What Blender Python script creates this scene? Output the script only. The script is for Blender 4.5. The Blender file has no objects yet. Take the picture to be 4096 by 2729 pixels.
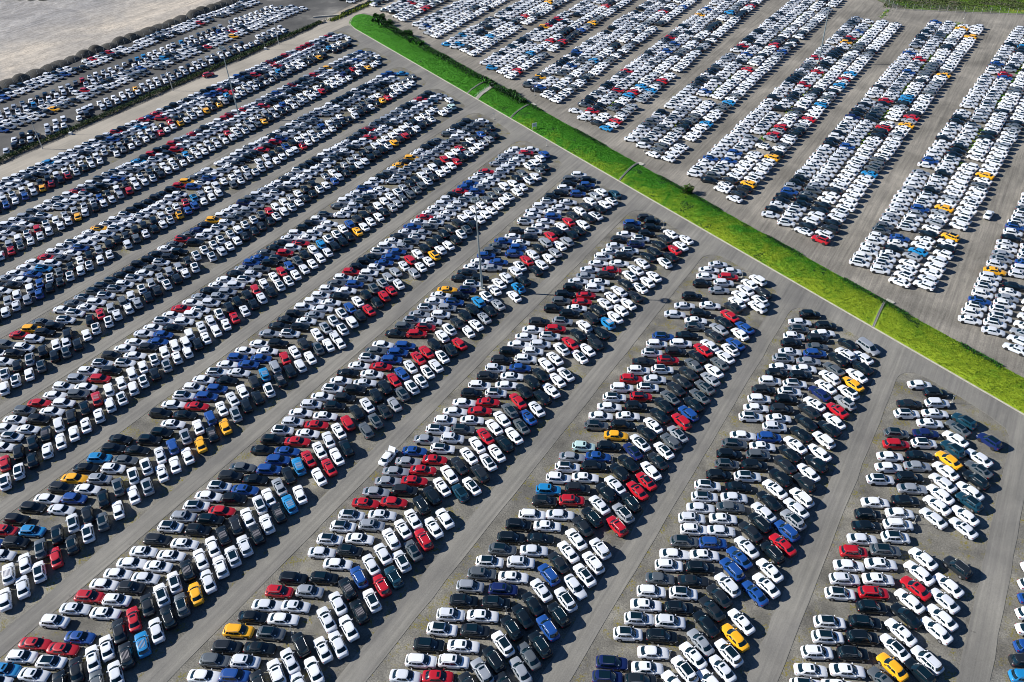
import bpy, bmesh, math, random
import numpy as np
from mathutils import Vector, Matrix, noise
random.seed(11)
R = math.radians
sc = bpy.context.scene
COL = sc.collection
# ------------------------------------------------------------------ frame of the place
AZ = R(33.8964)                       # parking rows run along v, u is across them
DU = (math.cos(AZ), -math.sin(AZ)); DV = (math.sin(AZ), math.cos(AZ))
def W(u, v, z=0.0): return Vector((u*DU[0]+v*DV[0], u*DU[1]+v*DV[1], z))
HCAM = 108.56; PITCH = 0.6707486; ROLL = -0.0535673; FPX = 3293.85
def proj(p):
    ct, st = math.cos(PITCH), math.sin(PITCH)
    x, y, z = p[0], p[1], p[2]-HCAM
    fw = y*ct-z*st; yy = y*st+z*ct
    X, Y = x/fw, yy/fw; c, s = math.cos(ROLL), math.sin(ROLL)
    X, Y = c*X+s*Y, -s*X+c*Y
    return 2048+FPX*X, 1364.5-FPX*Y, fw
# ------------------------------------------------------------------ helpers
def tag(o, label=None, cat=None, group=None, kind=None):
    if label: o['label'] = label
    if cat: o['category'] = cat
    if group: o['group'] = group
    if kind: o['kind'] = kind
    return o
def link(name, me, mats=(), parent=None, loc=None):
    o = bpy.data.objects.new(name, me); COL.objects.link(o)
    for m in mats: me.materials.append(m)
    if parent: o.parent = parent
    if loc is not None: o.location = loc
    return o
def empty(name, loc=(0,0,0), rz=0):
    o = bpy.data.objects.new(name, None); COL.objects.link(o)
    o.location = loc; o.rotation_euler = (0,0,rz); o.empty_display_size = .3
    return o
class MB:
    def __init__(s): s.v=[]; s.f=[]; s.m=[]; s.sm=[]
    def add(s, vs, fs, mi=0, smooth=False):
        n=len(s.v); s.v += [tuple(v) for v in vs]
        for f in fs: s.f.append(tuple(i+n for i in f)); s.m.append(mi); s.sm.append(smooth)
    def box(s, c, d, mi=0, rz=0, taper=1.0, ry=0):
        hx,hy,hz=d[0]/2,d[1]/2,d[2]/2; vs=[]
        for z in (-1,1):
            k = taper if z>0 else 1
            for x,y in ((-1,-1),(1,-1),(1,1),(-1,1)):
                px,py,pz = x*hx*k, y*hy*k, z*hz
                px,pz = px*math.cos(ry)+pz*math.sin(ry), -px*math.sin(ry)+pz*math.cos(ry)
                vs.append((c[0]+px*math.cos(rz)-py*math.sin(rz), c[1]+px*math.sin(rz)+py*math.cos(rz), c[2]+pz))
        s.add(vs,[(3,2,1,0),(4,5,6,7),(0,1,5,4),(1,2,6,5),(2,3,7,6),(3,0,4,7)],mi)
    def tube(s, a, b, r0, r1=None, n=8, mi=0, smooth=True, cap=True):
        r1 = r0 if r1 is None else r1
        a=Vector(a); b=Vector(b); d=(b-a).normalized()
        x=d.orthogonal().normalized(); y=d.cross(x); vs=[]
        for p,r in ((a,r0),(b,r1)):
            for i in range(n):
                t=2*math.pi*i/n; vs.append(p+x*math.cos(t)*r+y*math.sin(t)*r)
        s.add(vs,[(i,(i+1)%n,n+(i+1)%n,n+i) for i in range(n)],mi,smooth)
        if cap: s.add(vs,[tuple(range(n))[::-1],tuple(range(n,2*n))],mi)
    def mesh(s, name):
        me=bpy.data.meshes.new(name); me.from_pydata(s.v,[],s.f)
        me.polygons.foreach_set('material_index',s.m); me.polygons.foreach_set('use_smooth',s.sm)
        me.validate(); me.update(); return me
    def build(s, name, mats, parent=None, loc=None): return link(name, s.mesh(name), mats, parent, loc)
# ------------------------------------------------------------------ materials
def newmat(name):
    m=bpy.data.materials.new(name); m.use_nodes=True; nt=m.node_tree
    return m, nt, nt.nodes['Principled BSDF']
def plain(name, col, rough=.6, metal=0, coat=0, noise_amt=0, nscale=3, spec=None):
    m,nt,b=newmat(name)
    b.inputs['Base Color'].default_value=(*col,1); b.inputs['Roughness'].default_value=rough
    b.inputs['Metallic'].default_value=metal; b.inputs['Coat Weight'].default_value=coat
    b.inputs['Coat Roughness'].default_value=.06
    if spec is not None: b.inputs['Specular IOR Level'].default_value=spec
    if noise_amt:
        g=nt.nodes.new('ShaderNodeNewGeometry'); n=nt.nodes.new('ShaderNodeTexNoise')
        n.inputs['Scale'].default_value=nscale; n.inputs['Detail'].default_value=5
        mx=nt.nodes.new('ShaderNodeMix'); mx.data_type='RGBA'
        mx.inputs[6].default_value=(*[c*(1-noise_amt) for c in col],1); mx.inputs[7].default_value=(*[min(1,c*(1+noise_amt)) for c in col],1)
        nt.links.new(g.outputs['Position'],n.inputs['Vector']); nt.links.new(n.outputs['Fac'],mx.inputs[0]); nt.links.new(mx.outputs[2],b.inputs['Base Color'])
    return m
class NG:                                  # tiny node-graph writer for the ground materials
    def __init__(s, name, rough=.9):
        s.m,s.nt,s.b=newmat(name); s.b.inputs['Roughness'].default_value=rough
        s.b.inputs['Specular IOR Level'].default_value=.25
        g=s.nt.nodes.new('ShaderNodeNewGeometry'); mp=s.nt.nodes.new('ShaderNodeMapping')
        mp.inputs['Rotation'].default_value=(0,0,AZ)          # x' across the rows, y' along them
        s.nt.links.new(g.outputs['Position'],mp.inputs['Vector']); s.P=mp.outputs[0]
    def noise(s, scale, detail=4, rough=.55, stretch=None, off=0, dist=0):
        n=s.nt.nodes.new('ShaderNodeTexNoise'); n.inputs['Scale'].default_value=scale
        n.inputs['Detail'].default_value=detail; n.inputs['Roughness'].default_value=rough; n.inputs['Distortion'].default_value=dist
        mp=s.nt.nodes.new('ShaderNodeMapping'); mp.inputs['Location'].default_value=(off,off*1.7,0)
        if stretch: mp.inputs['Scale'].default_value=stretch
        s.nt.links.new(s.P,mp.inputs['Vector']); s.nt.links.new(mp.outputs[0],n.inputs['Vector']); return n.outputs['Fac']
    def ramp(s, fac, stops, interp='LINEAR'):
        r=s.nt.nodes.new('ShaderNodeValToRGB'); r.color_ramp.interpolation=interp
        el=r.color_ramp.elements
        while len(el)<len(stops): el.new(.5)
        for e,(p,c) in zip(el,stops):
            e.position=p; e.color=(c,c,c,1) if isinstance(c,(int,float)) else (*c,1)
        s.nt.links.new(fac,r.inputs[0]); return r.outputs[0]
    def mix(s, fac, a, b, mode='MIX'):
        m=s.nt.nodes.new('ShaderNodeMix'); m.data_type='RGBA'; m.blend_type=mode
        for i,x in ((0,fac),(6,a),(7,b)):
            if hasattr(x,'is_linked'): s.nt.links.new(x,m.inputs[i])
            else: m.inputs[i].default_value = x if i==0 else (*x,1)
        return m.outputs[2]
    def math(s, op, a, b=0.0, c=None):
        m=s.nt.nodes.new('ShaderNodeMath'); m.operation=op
        for i,x in enumerate((a,b) if c is None else (a,b,c)):
            if hasattr(x,'is_linked'): s.nt.links.new(x,m.inputs[i])
            else: m.inputs[i].default_value=x
        return m.outputs[0]
    def axis(s, i):
        sp=s.nt.nodes.new('ShaderNodeSeparateXYZ'); s.nt.links.new(s.P,sp.inputs[0]); return sp.outputs[i]
    def bump(s, h, strength=.4, dist=.05):
        b=s.nt.nodes.new('ShaderNodeBump'); b.inputs['Strength'].default_value=strength; b.inputs['Distance'].default_value=dist
        s.nt.links.new(h,b.inputs['Height']); s.nt.links.new(b.outputs[0],s.b.inputs['Normal'])
    def out(s, col): s.nt.links.new(col,s.b.inputs['Base Color']); return s.m

def mat_parking():
    g=NG('gravel_parking'); a=g.noise(.22,6,.6); f=g.noise(4.5,8,.72); l=g.noise(.05,3)
    c=g.ramp(a,[(.28,(.100,.096,.086)),(.5,(.176,.169,.150)),(.72,(.272,.260,.228))])
    c=g.mix(.85,c,g.ramp(f,[(.3,(.30,.30,.30)),(.5,(.98,.98,.98)),(.68,(1.7,1.68,1.6))]),'MULTIPLY')
    b2=g.noise(.09,5,.6,off=15); c=g.mix(.7,c,g.ramp(b2,[(.35,(.72,.72,.74)),(.65,(1.2,1.18,1.12))]),'MULTIPLY')
    sp=g.noise(11,3,.8); c=g.mix(g.ramp(sp,[(.64,0.),(.70,.7)]),c,(.42,.41,.38))
    spd=g.noise(7.5,3,.8,off=9); c=g.mix(g.ramp(spd,[(.62,0.),(.68,.75)]),c,(.05,.048,.04))
    scr=g.noise(1.3,5,.65,(3,.35,1),off=4); c=g.mix(g.ramp(scr,[(.6,0.),(.72,.45)]),c,(.09,.085,.07))
    mo=g.noise(.35,4,.62,off=31); mo2=g.noise(2.6,5,.75,off=7)
    mk=g.math('MULTIPLY',g.ramp(mo,[(.52,0.),(.60,1.)]),g.ramp(mo2,[(.48,0.),(.58,.95)]))
    c=g.mix(mk,c,g.mix(l,(.12,.135,.012),(.24,.17,.02)))
    g.bump(f,.6,.05); return g.out(c)
def mat_asphalt():
    g=NG('asphalt',.85); f=g.noise(6,7,.7); a=g.noise(.09,5,.6)
    st=g.noise(1.0,4,.6,(1.6,.035,1),off=3)
    c=g.ramp(a,[(.3,(.188,.182,.166)),(.7,(.250,.241,.220))])
    c=g.mix(.6,c,g.ramp(st,[(.32,(.66,.66,.67)),(.68,(1.24,1.23,1.2))]),'MULTIPLY')
    pt=g.noise(.16,4,.6,(1,.4,1),off=90); c=g.mix(.7,c,g.ramp(pt,[(.36,(.78,.78,.80)),(.60,(1.12,1.11,1.08))]),'MULTIPLY')
    c=g.mix(.6,c,g.ramp(f,[(.3,(.72,.72,.72)),(.7,(1.25,1.25,1.25))]),'MULTIPLY')
    oil=g.noise(.7,3,.6,off=55); c=g.mix(g.ramp(oil,[(.70,0.),(.76,.5)]),c,(.05,.05,.048))
    cr=g.noise(.8,6,.7,off=12,dist=1.2); c=g.mix(g.ramp(cr,[(.494,0.),(.5,.45),(.506,0.)]),c,(.08,.075,.06))
    sc2=g.noise(.45,4,.6,(1,.3,1),off=40); c=g.mix(g.ramp(sc2,[(.62,0.),(.75,.35)]),c,(.30,.28,.24))
    g.bump(f,.25,.02); return g.out(c)
def mat_dirt():
    g=NG('compacted_gravel'); a=g.noise(.06,6,.62,dist=.6); f=g.noise(3.4,8,.74); st=g.noise(1.,6,.68,(1.5,.05,1),off=3,dist=.3)
    c=g.ramp(a,[(.3,(.150,.140,.122)),(.5,(.225,.210,.184)),(.7,(.33,.305,.265))])
    c=g.mix(.7,c,g.ramp(st,[(.32,(.55,.55,.56)),(.68,(1.38,1.36,1.32))]),'MULTIPLY')
    c=g.mix(.75,c,g.ramp(f,[(.3,(.5,.5,.5)),(.68,(1.4,1.4,1.38))]),'MULTIPLY')
    wt=g.noise(.35,5,.6,off=20); c=g.mix(g.ramp(wt,[(.60,0.),(.74,.45)]),c,(.10,.10,.088))
    mo=g.noise(.28,5,.7,off=61); c=g.mix(g.ramp(mo,[(.68,0.),(.75,.8)]),c,(.13,.15,.02))
    g.bump(f,.6,.06); return g.out(c)
def mat_yard():
    g=NG('dark_yard_gravel'); a=g.noise(.05,5,.6); f=g.noise(4,8,.72)
    c=g.ramp(a,[(.34,(.060,.060,.060)),(.54,(.105,.103,.10)),(.74,(.26,.25,.23))])
    c=g.mix(.7,c,g.ramp(f,[(.3,(.55,.55,.55)),(.68,(1.45,1.45,1.4))]),'MULTIPLY')
    g.bump(f,.6,.06); return g.out(c)
def mat_sand():
    g=NG('sand'); a=g.noise(.018,7,.62,dist=1.0); f=g.noise(1.1,8,.74); st=g.noise(.5,6,.62,(1.3,.07,1),off=5,dist=.8)
    c=g.ramp(a,[(.38,(.33,.31,.29)),(.52,(.44,.405,.36)),(.66,(.60,.53,.44))])
    x=g.math('ADD',g.axis(0),g.math('MULTIPLY',a,26.0)); c=g.mix(g.ramp(g.math('MULTIPLY_ADD',x,1/60,6.42),[(.2,1.),(.75,0.)]),c,g.ramp(g.noise(.05,7,.7,off=3,dist=1.5),[(.35,(.25,.245,.245)),(.5,(.34,.33,.325)),(.66,(.47,.45,.43))]))
    c=g.mix(.75,c,g.ramp(st,[(.3,(.66,.65,.65)),(.7,(1.25,1.23,1.2))]),'MULTIPLY')
    c=g.mix(.5,c,g.ramp(f,[(.3,(.68,.68,.68)),(.7,(1.25,1.25,1.23))]),'MULTIPLY')
    tr=g.noise(.10,6,.72,(1,.45,1),off=77,dist=2.5); c=g.mix(g.ramp(tr,[(.47,0.),(.5,.6),(.53,0.)]),c,(.20,.18,.155))
    mt=g.noise(.35,7,.75,off=21); c=g.mix(.8,c,g.ramp(mt,[(.35,(.72,.72,.73)),(.62,(1.12,1.12,1.11))]),'MULTIPLY')
    g.bump(f,.5,.08); return g.out(c)
def mat_beige():
    g=NG('beige_road'); f=g.noise(4,7,.7); st=g.noise(.9,5,.6,(1.8,.06,1),off=3); a=g.noise(.08,4)
    c=g.ramp(a,[(.3,(.30,.275,.235)),(.7,(.42,.38,.32))])
    c=g.mix(.6,c,g.ramp(st,[(.3,(.75,.75,.74)),(.7,(1.15,1.14,1.12))]),'MULTIPLY')
    c=g.mix(.5,c,g.ramp(f,[(.3,(.72,.72,.72)),(.7,(1.25,1.25,1.24))]),'MULTIPLY')
    g.bump(f,.3,.03); return g.out(c)
def mat_grass():
    g=NG('grass_ground'); x=g.axis(0); y=g.axis(1)
    t=g.math('MULTIPLY_ADD',x,1/330,.82)                    # 0 far end .. 1 near end: two kinds of growth
    n=g.noise(.15,6,.66,off=2,dist=.9); n2=g.noise(1.3,7,.72,off=8); n3=g.noise(5,6,.7)
    tt=g.math('MULTIPLY_ADD',g.math('ADD',y,g.math('MULTIPLY',x,.455)),-1/60,2.53)   # across the bank: kerb side drier
    dry=g.ramp(g.math('ADD',g.math('ADD',g.math('MULTIPLY',t,.62),g.math('MULTIPLY',n,.62)),tt),[(.60,0.),(.80,.9)])
    c=g.mix(n2,(.018,.13,.006),(.08,.31,.014))
    c=g.mix(dry,c,g.mix(n2,(.11,.25,.008),(.42,.47,.03)))
    c=g.mix(g.ramp(n2,[(.32,.75),(.45,0.)]),c,(.008,.040,.006))
    st=g.noise(.5,5,.65,off=50); c=g.mix(g.ramp(st,[(.66,0.),(.76,.5)]),c,(.26,.23,.06))
    g.bump(n3,.9,.25); return g.out(c)
def mat_meadow():
    g=NG('rough_meadow'); a=g.noise(.12,6,.65,(.5,1,1)); b=g.noise(1.2,6,.7)
    c=g.ramp(a,[(.36,(.17,.155,.13)),(.46,(.10,.11,.05)),(.56,(.10,.20,.012)),(.68,(.30,.34,.03))])
    c=g.mix(.8,c,g.ramp(b,[(.3,(.5,.5,.5)),(.7,(1.35,1.35,1.3))]),'MULTIPLY'); g.bump(b,.8,.3); return g.out(c)
def mat_leaf(name, a, b, sc_=1.2):
    m,nt,bs=newmat(name); g=nt.nodes.new('ShaderNodeNewGeometry'); n=nt.nodes.new('ShaderNodeTexNoise'); n.inputs['Scale'].default_value=sc_; n.inputs['Detail'].default_value=3
    r=nt.nodes.new('ShaderNodeValToRGB'); r.color_ramp.elements[0].position=.35; r.color_ramp.elements[0].color=(*a,1); r.color_ramp.elements[1].position=.65; r.color_ramp.elements[1].color=(*b,1)
    nt.links.new(g.outputs['Position'],n.inputs['Vector']); nt.links.new(n.outputs['Fac'],r.inputs[0]); nt.links.new(r.outputs[0],bs.inputs['Base Color'])
    bs.inputs['Roughness'].default_value=.7; bs.inputs['Specular IOR Level'].default_value=.2
    return m
M_park=mat_parking(); M_asph=mat_asphalt(); M_dirt=mat_dirt(); M_yard=mat_yard(); M_sand=mat_sand(); M_beige=mat_beige(); M_grass=mat_grass(); M_mead=mat_meadow()
M_conc=plain('weathered_concrete',(.42,.40,.35),.85,noise_amt=.35,nscale=1.5)
M_kerb=plain('kerb_concrete',(.42,.40,.33),.85,noise_amt=.4,nscale=1.2)
M_white=plain('white_board',(.75,.75,.72),.5)
M_steel=plain('galvanised_steel',(.34,.40,.41),.45,metal=.6)
M_post=plain('post_grey',(.45,.45,.43),.6)
M_pile=plain('dark_gravel_pile',(.042,.040,.035),.95,noise_amt=.5,nscale=2.5)
M_rock=plain('rubble',(.34,.29,.22),.9,noise_amt=.45,nscale=1.0)
M_lamp=plain('lamp_glass',(.5,.55,.55),.15,spec=.6)
M_bark=plain('bark',(.07,.05,.03),.9)
M_dgreen=mat_leaf('dark_leaves',(.006,.024,.008),(.020,.075,.018))
M_green=mat_leaf('green_blades',(.02,.15,.005),(.08,.36,.014))
M_yel=mat_leaf('yellow_blades',(.18,.30,.010),(.46,.48,.03))
M_scrub=mat_leaf('scrub_leaves',(.03,.045,.015),(.10,.15,.03))
# car materials
PAINT={'W':(.80,.82,.85),'K':(.0035,.0085,.014),'G':(.13,.15,.165),'S':(.40,.43,.47),'R':(.46,.008,.018),'B':(.010,.065,.27),
       'N':(.008,.020,.10),'L':(.012,.22,.50),'Y':(.90,.43,.015),'C':(.48,.66,.64),'T':(.008,.060,.10),'V':(.66,.69,.74),'D':(.014,.019,.025)}
M_paint={k:plain('car_paint_'+n,PAINT[k],.38,metal=(.35 if k in 'GST' else 0),coat=(.6 if k in 'KND' else .8),spec=(.3 if k in 'KND' else .5)) for k,n in
  dict(W='white',K='black',G='grey',S='silver',R='red',B='blue',N='navy',L='light_blue',Y='yellow',C='pale_mint',T='teal',V='pearl_white',D='charcoal').items()}
M_glass=plain('dark_car_glass',(.003,.014,.022),.06,spec=.6,coat=.3)
M_trim=plain('black_trim',(.012,.013,.015),.6)
M_tyre=plain('tyre_rubber',(.012,.012,.013),.85)
M_rim=plain('alloy_rim',(.45,.46,.48),.35,metal=.7)
M_head=plain('headlight_lens',(.62,.66,.70),.12,spec=.7)
M_tail=plain('tail_light_lens',(.35,.010,.012),.25)
M_rail=plain('roof_rail_metal',(.50,.50,.50),.3,metal=.7)
M_rib=plain('rib_metal',(.62,.56,.54),.3,metal=.5)
M_plate=plain('paper_sticker',(.75,.77,.78),.6)
# ------------------------------------------------------------------ car models
# station: x, half width, z bottom, z shoulder, z top centre
SPEC={
's':dict(st=[(2.37,.52,.42,.56,.60),(2.31,.70,.26,.66,.70),(2.18,.81,.22,.71,.77),(1.90,.875,.19,.77,.85),(1.30,.905,.19,.86,.95),(.6,.915,.19,.90,.97),(-1.1,.915,.19,.95,1.00),(-1.75,.90,.21,.99,1.07),(-2.12,.85,.26,1.00,1.09),(-2.30,.74,.32,.92,1.04),(-2.37,.52,.44,.80,.86)],
  base=[(1.32,0),(1.20,.54),(.92,.80),(-.30,.87),(-1.60,.81),(-2.00,.54),(-2.10,0)],zb=.92,
  top=[(.50,0),(.45,.44),(.28,.64),(-.30,.69),(-1.0,.64),(-1.22,.44),(-1.28,0)],zt=(1.40,1.45),
  wheels=(1.42,-1.36),rw=.33,ws=(.10,.97),rwn=(.12,.93),sw=[(2.14,2.95),(3.03,3.74)],so=(-.14,.24,.38),pan=(-1.0,.36,.47)),
'u':dict(st=[(2.25,.58,.46,.68,.74),(2.19,.75,.30,.80,.86),(2.06,.84,.26,.86,.94),(1.80,.90,.22,.91,1.00),(1.25,.925,.22,.96,1.06),(.6,.935,.22,.99,1.07),(-1.0,.935,.22,1.02,1.08),(-1.75,.92,.24,1.05,1.10),(-2.08,.87,.28,1.04,1.12),(-2.22,.77,.36,.96,1.04),(-2.27,.60,.46,.80,.88)],
  base=[(1.30,0),(1.18,.54),(.94,.81),(-.40,.87),(-1.78,.83),(-2.06,.56),(-2.14,0)],zb=1.00,
  top=[(.50,0),(.45,.46),(.30,.68),(-.45,.73),(-1.45,.69),(-1.72,.48),(-1.80,0)],zt=(1.60,1.66),
  wheels=(1.34,-1.32),rw=.36,ws=(.08,.96),rwn=(.22,.93),sw=[(2.12,2.92),(3.0,3.60),(3.66,3.93)],so=(-.12,.22,.42),pan=(-1.28,.34,.54)),
'm':dict(st=[(2.46,.56,.46,.66,.74),(2.38,.82,.30,.80,.88),(2.15,.90,.24,.90,1.00),(1.80,.93,.22,.98,1.08),(1.30,.94,.22,1.02,1.10),(0,.95,.22,1.05,1.10),(-1.2,.95,.22,1.08,1.12),(-2.1,.94,.24,1.10,1.14),(-2.45,.88,.28,1.08,1.12),(-2.52,.78,.40,.98,1.0),(-2.55,.60,.46,.80,.88)],
  base=[(1.85,0),(1.62,.52),(1.30,.80),(-.40,.86),(-2.15,.84),(-2.42,.56),(-2.46,0)],zb=1.06,
  top=[(.85,0),(.78,.44),(.60,.68),(-.50,.74),(-2.0,.70),(-2.20,.50),(-2.26,0)],zt=(1.72,1.78),
  wheels=(1.55,-1.50),rw=.35,ws=(.06,.95),rwn=(.3,.92),sw=[(2.08,2.70),(2.78,3.40),(3.46,3.93)],so=(-.10,.30,.42),pan=(-1.7,.3,.5)),
'k':dict(st=[(2.70,.60,.50,.74,.82),(2.60,.84,.34,.90,.98),(2.35,.92,.30,.98,1.06),(1.9,.94,.28,1.02,1.10),(1.3,.95,.28,1.04,1.12),(0,.95,.28,1.06,1.10),(-1.0,.95,.28,1.08,1.10),(-2.0,.95,.28,1.10,1.10),(-2.62,.93,.32,1.10,1.10),(-2.68,.90,.40,1.05,1.06),(-2.70,.86,.46,.95,.98)],
  base=[(1.35,0),(1.20,.52),(.95,.80),(.10,.84),(-.80,.82),(-.98,.56),(-1.0,0)],zb=1.05,
  top=[(.62,0),(.56,.44),(.42,.64),(0,.68),(-.62,.66),(-.78,.5),(-.82,0)],zt=(1.66,1.72),
  wheels=(1.7,-1.6),rw=.39,ws=(.06,.95),rwn=(.2,.9),sw=[(2.12,2.95),(3.05,3.85)],so=(-.2,.1,.35),pan=(-.6,.3,.45))}
def gh_point(sp, r, t):
    s = -1 if r<0 else 1; r=abs(r); i=min(int(r),5); f=r-i
    def at(ring): a,b=ring[i],ring[i+1]; return a[0]+(b[0]-a[0])*f, a[1]+(b[1]-a[1])*f
    x0,y0=at(sp['base']); x1,y1=at(sp['top']); zt=sp['zt'][0]
    b=math.sin(t*math.pi)*.035
    dx = (b if r<2 else (-b if r>4 else 0)); dy=(b if 1.2<r<4.8 else 0)
    return Vector((x0+(x1-x0)*t+dx, s*(y0+(y1-y0)*t+dy), sp['zb']+(zt-sp['zb'])*t))
def panel(sp, r0, r1, t0, t1, lod):
    mb=MB(); br=[r0]+[k for k in range(-5,6) if r0<k<r1]+[r1]; ts=[t0,(t0+t1)/2,t1] if not lod else [t0,t1]
    c=Vector((-.4,0,1.0)); outer=[]; inner=[]
    for t in ts:
        for r in br:
            p=gh_point(sp,r,t); e=1e-3
            n=(gh_point(sp,r+e,t)-p).cross(gh_point(sp,r,min(t+e,1))-p).normalized()
            if n.dot(p-c)<0: n=-n
            outer.append(p+n*.008); inner.append(p-n*.02)
    nr=len(br); nt_=len(ts); vs=outer+inner; no=len(outer); fs=[]
    for j in range(nt_-1):
        for i in range(nr-1): a=j*nr+i; fs.append((a,a+1,a+nr+1,a+nr))
    mb.add(vs,fs,0,True)
    if not lod:
        rim=[i for i in range(nr)]+[j*nr+nr-1 for j in range(1,nt_)]+[(nt_-1)*nr+i for i in range(nr-2,-1,-1)]+[j*nr for j in range(nt_-2,0,-1)]
        mb.add(vs,[(rim[i],rim[(i+1)%len(rim)],rim[(i+1)%len(rim)]+no,rim[i]+no) for i in range(len(rim))],0)
    return mb
def body_mb(sp, kind, lod):
    mb=MB(); st=sp['st']
    if lod: st=[st[i] for i in (0,1,3,4,6,7,9,10)]
    prof=[]
    for x,w,zb,zs,zt in st:
        h=[(0,zb),(w-.10,zb),(w,zb+.14),(w+.012,zb+(zs-zb)*.5),(w-.02,zs-.10),(w-.07,zs),(w-.26,zs+(zt-zs)*.75),(0,zt)]
        if lod: h=[h[0],h[2],h[3],h[5],h[6],h[7]]
        full=[(y,z) for y,z in h]+[(-y,z) for y,z in h[-2:0:-1]]
        prof.append([(x,y,z) for y,z in full])
    n=len(prof[0]); H=len(h); vs=[p for r in prof for p in r]
    nb = 2 if not lod else 1                          # ring steps that are lower trim
    for i in range(len(prof)-1):
        for j in range(n):
            k=(j+1)%n; jj=min(j,n-1-j); mb.add([],[]) if 0 else None
            trim = jj<nb and kind=='u' or (jj<1)
            mb.f.append((i*n+j,i*n+k,(i+1)*n+k,(i+1)*n+j)); mb.m.append(1 if trim else 0); mb.sm.append(True)
    mb.v=list(vs)
    for r,rev in ((0,False),(len(prof)-1,True)):
        f=tuple(r*n+j for j in range(n)); mb.f.append(f if rev else f[::-1]); mb.m.append(0); mb.sm.append(False)
    # cabin
    ts=[0,.5,1] if not lod else [0,1]; rs=[-5,-4,-3,-2,-1,0,1,2,3,4,5,6]; v=[]; 
    for t in ts:
        for r in rs: 
            p=gh_point(sp,r,t) if r<6 else gh_point(sp,6,t); v.append(p)
    m=len(rs); fs=[]
    for j in range(len(ts)-1):
        for i in range(m): a=j*m+i; b=j*m+(i+1)%m; fs.append((a,b,b+m,a+m))
    mb.add(v,fs,0,True)
    top=v[-m:]; cx=sum(p.x for p in top)/m; zt=sp['zt'][1]
    inn=[Vector((cx+(p.x-cx)*.80,p.y*.80,zt-.012)) for p in top]; inn2=[Vector((cx+(p.x-cx)*.5,p.y*.5,zt)) for p in top]
    mb.add(top+inn,[(i,(i+1)%m,m+(i+1)%m,m+i) for i in range(m)],0,True)
    if lod: mb.add(inn,[tuple(range(m))],0,True)
    else:
        mb.add(inn+inn2,[(i,(i+1)%m,m+(i+1)%m,m+i) for i in range(m)],0,True); mb.add(inn2,[tuple(range(m))],0,True)
    w=sp['st'][5][1]
    for wx in sp['wheels']:
        for s in (-1,1):
            mb.tube((wx,s*(w-.16),sp['rw']+.03),(wx,s*(w+.016),sp['rw']+.03),sp['rw']+.055,n=8 if lod else 16,mi=1,smooth=False)
    mb.box((sp['st'][0][0]-.02,0,.40),(.06,1.1,.18),1)
    mb.box((sp['st'][-1][0]+.03,0,.42),(.06,1.1,.16),1)
    if kind=='k': mb.box((-1.82,0,1.06),(1.55,1.55,.10),1)
    if not lod: 
        for s in (-1,1):
            for hx in (.05,-.95): mb.box((hx,s*(w+.014),sp['st'][5][3]-.12),(.18,.02,.03),1)
    return mb
def wheel_mb(sp, wx, s, lod):
    w=sp['st'][5][1]; mb=MB(); mb.tube((wx,s*(w-.20),sp['rw']),(wx,s*(w+.026),sp['rw']),sp['rw'],n=8 if lod else 18,mi=0,smooth=False); return mb
def rim_mb(sp, wx, s, lod):
    w=sp['st'][5][1]; mb=MB(); r=sp['rw']*.66
    mb.tube((wx,s*(w+.02),sp['rw']),(wx,s*(w+.034),sp['rw']),r,r*.8,n=6 if lod else 10,mi=0,smooth=False)
    return mb
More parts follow.
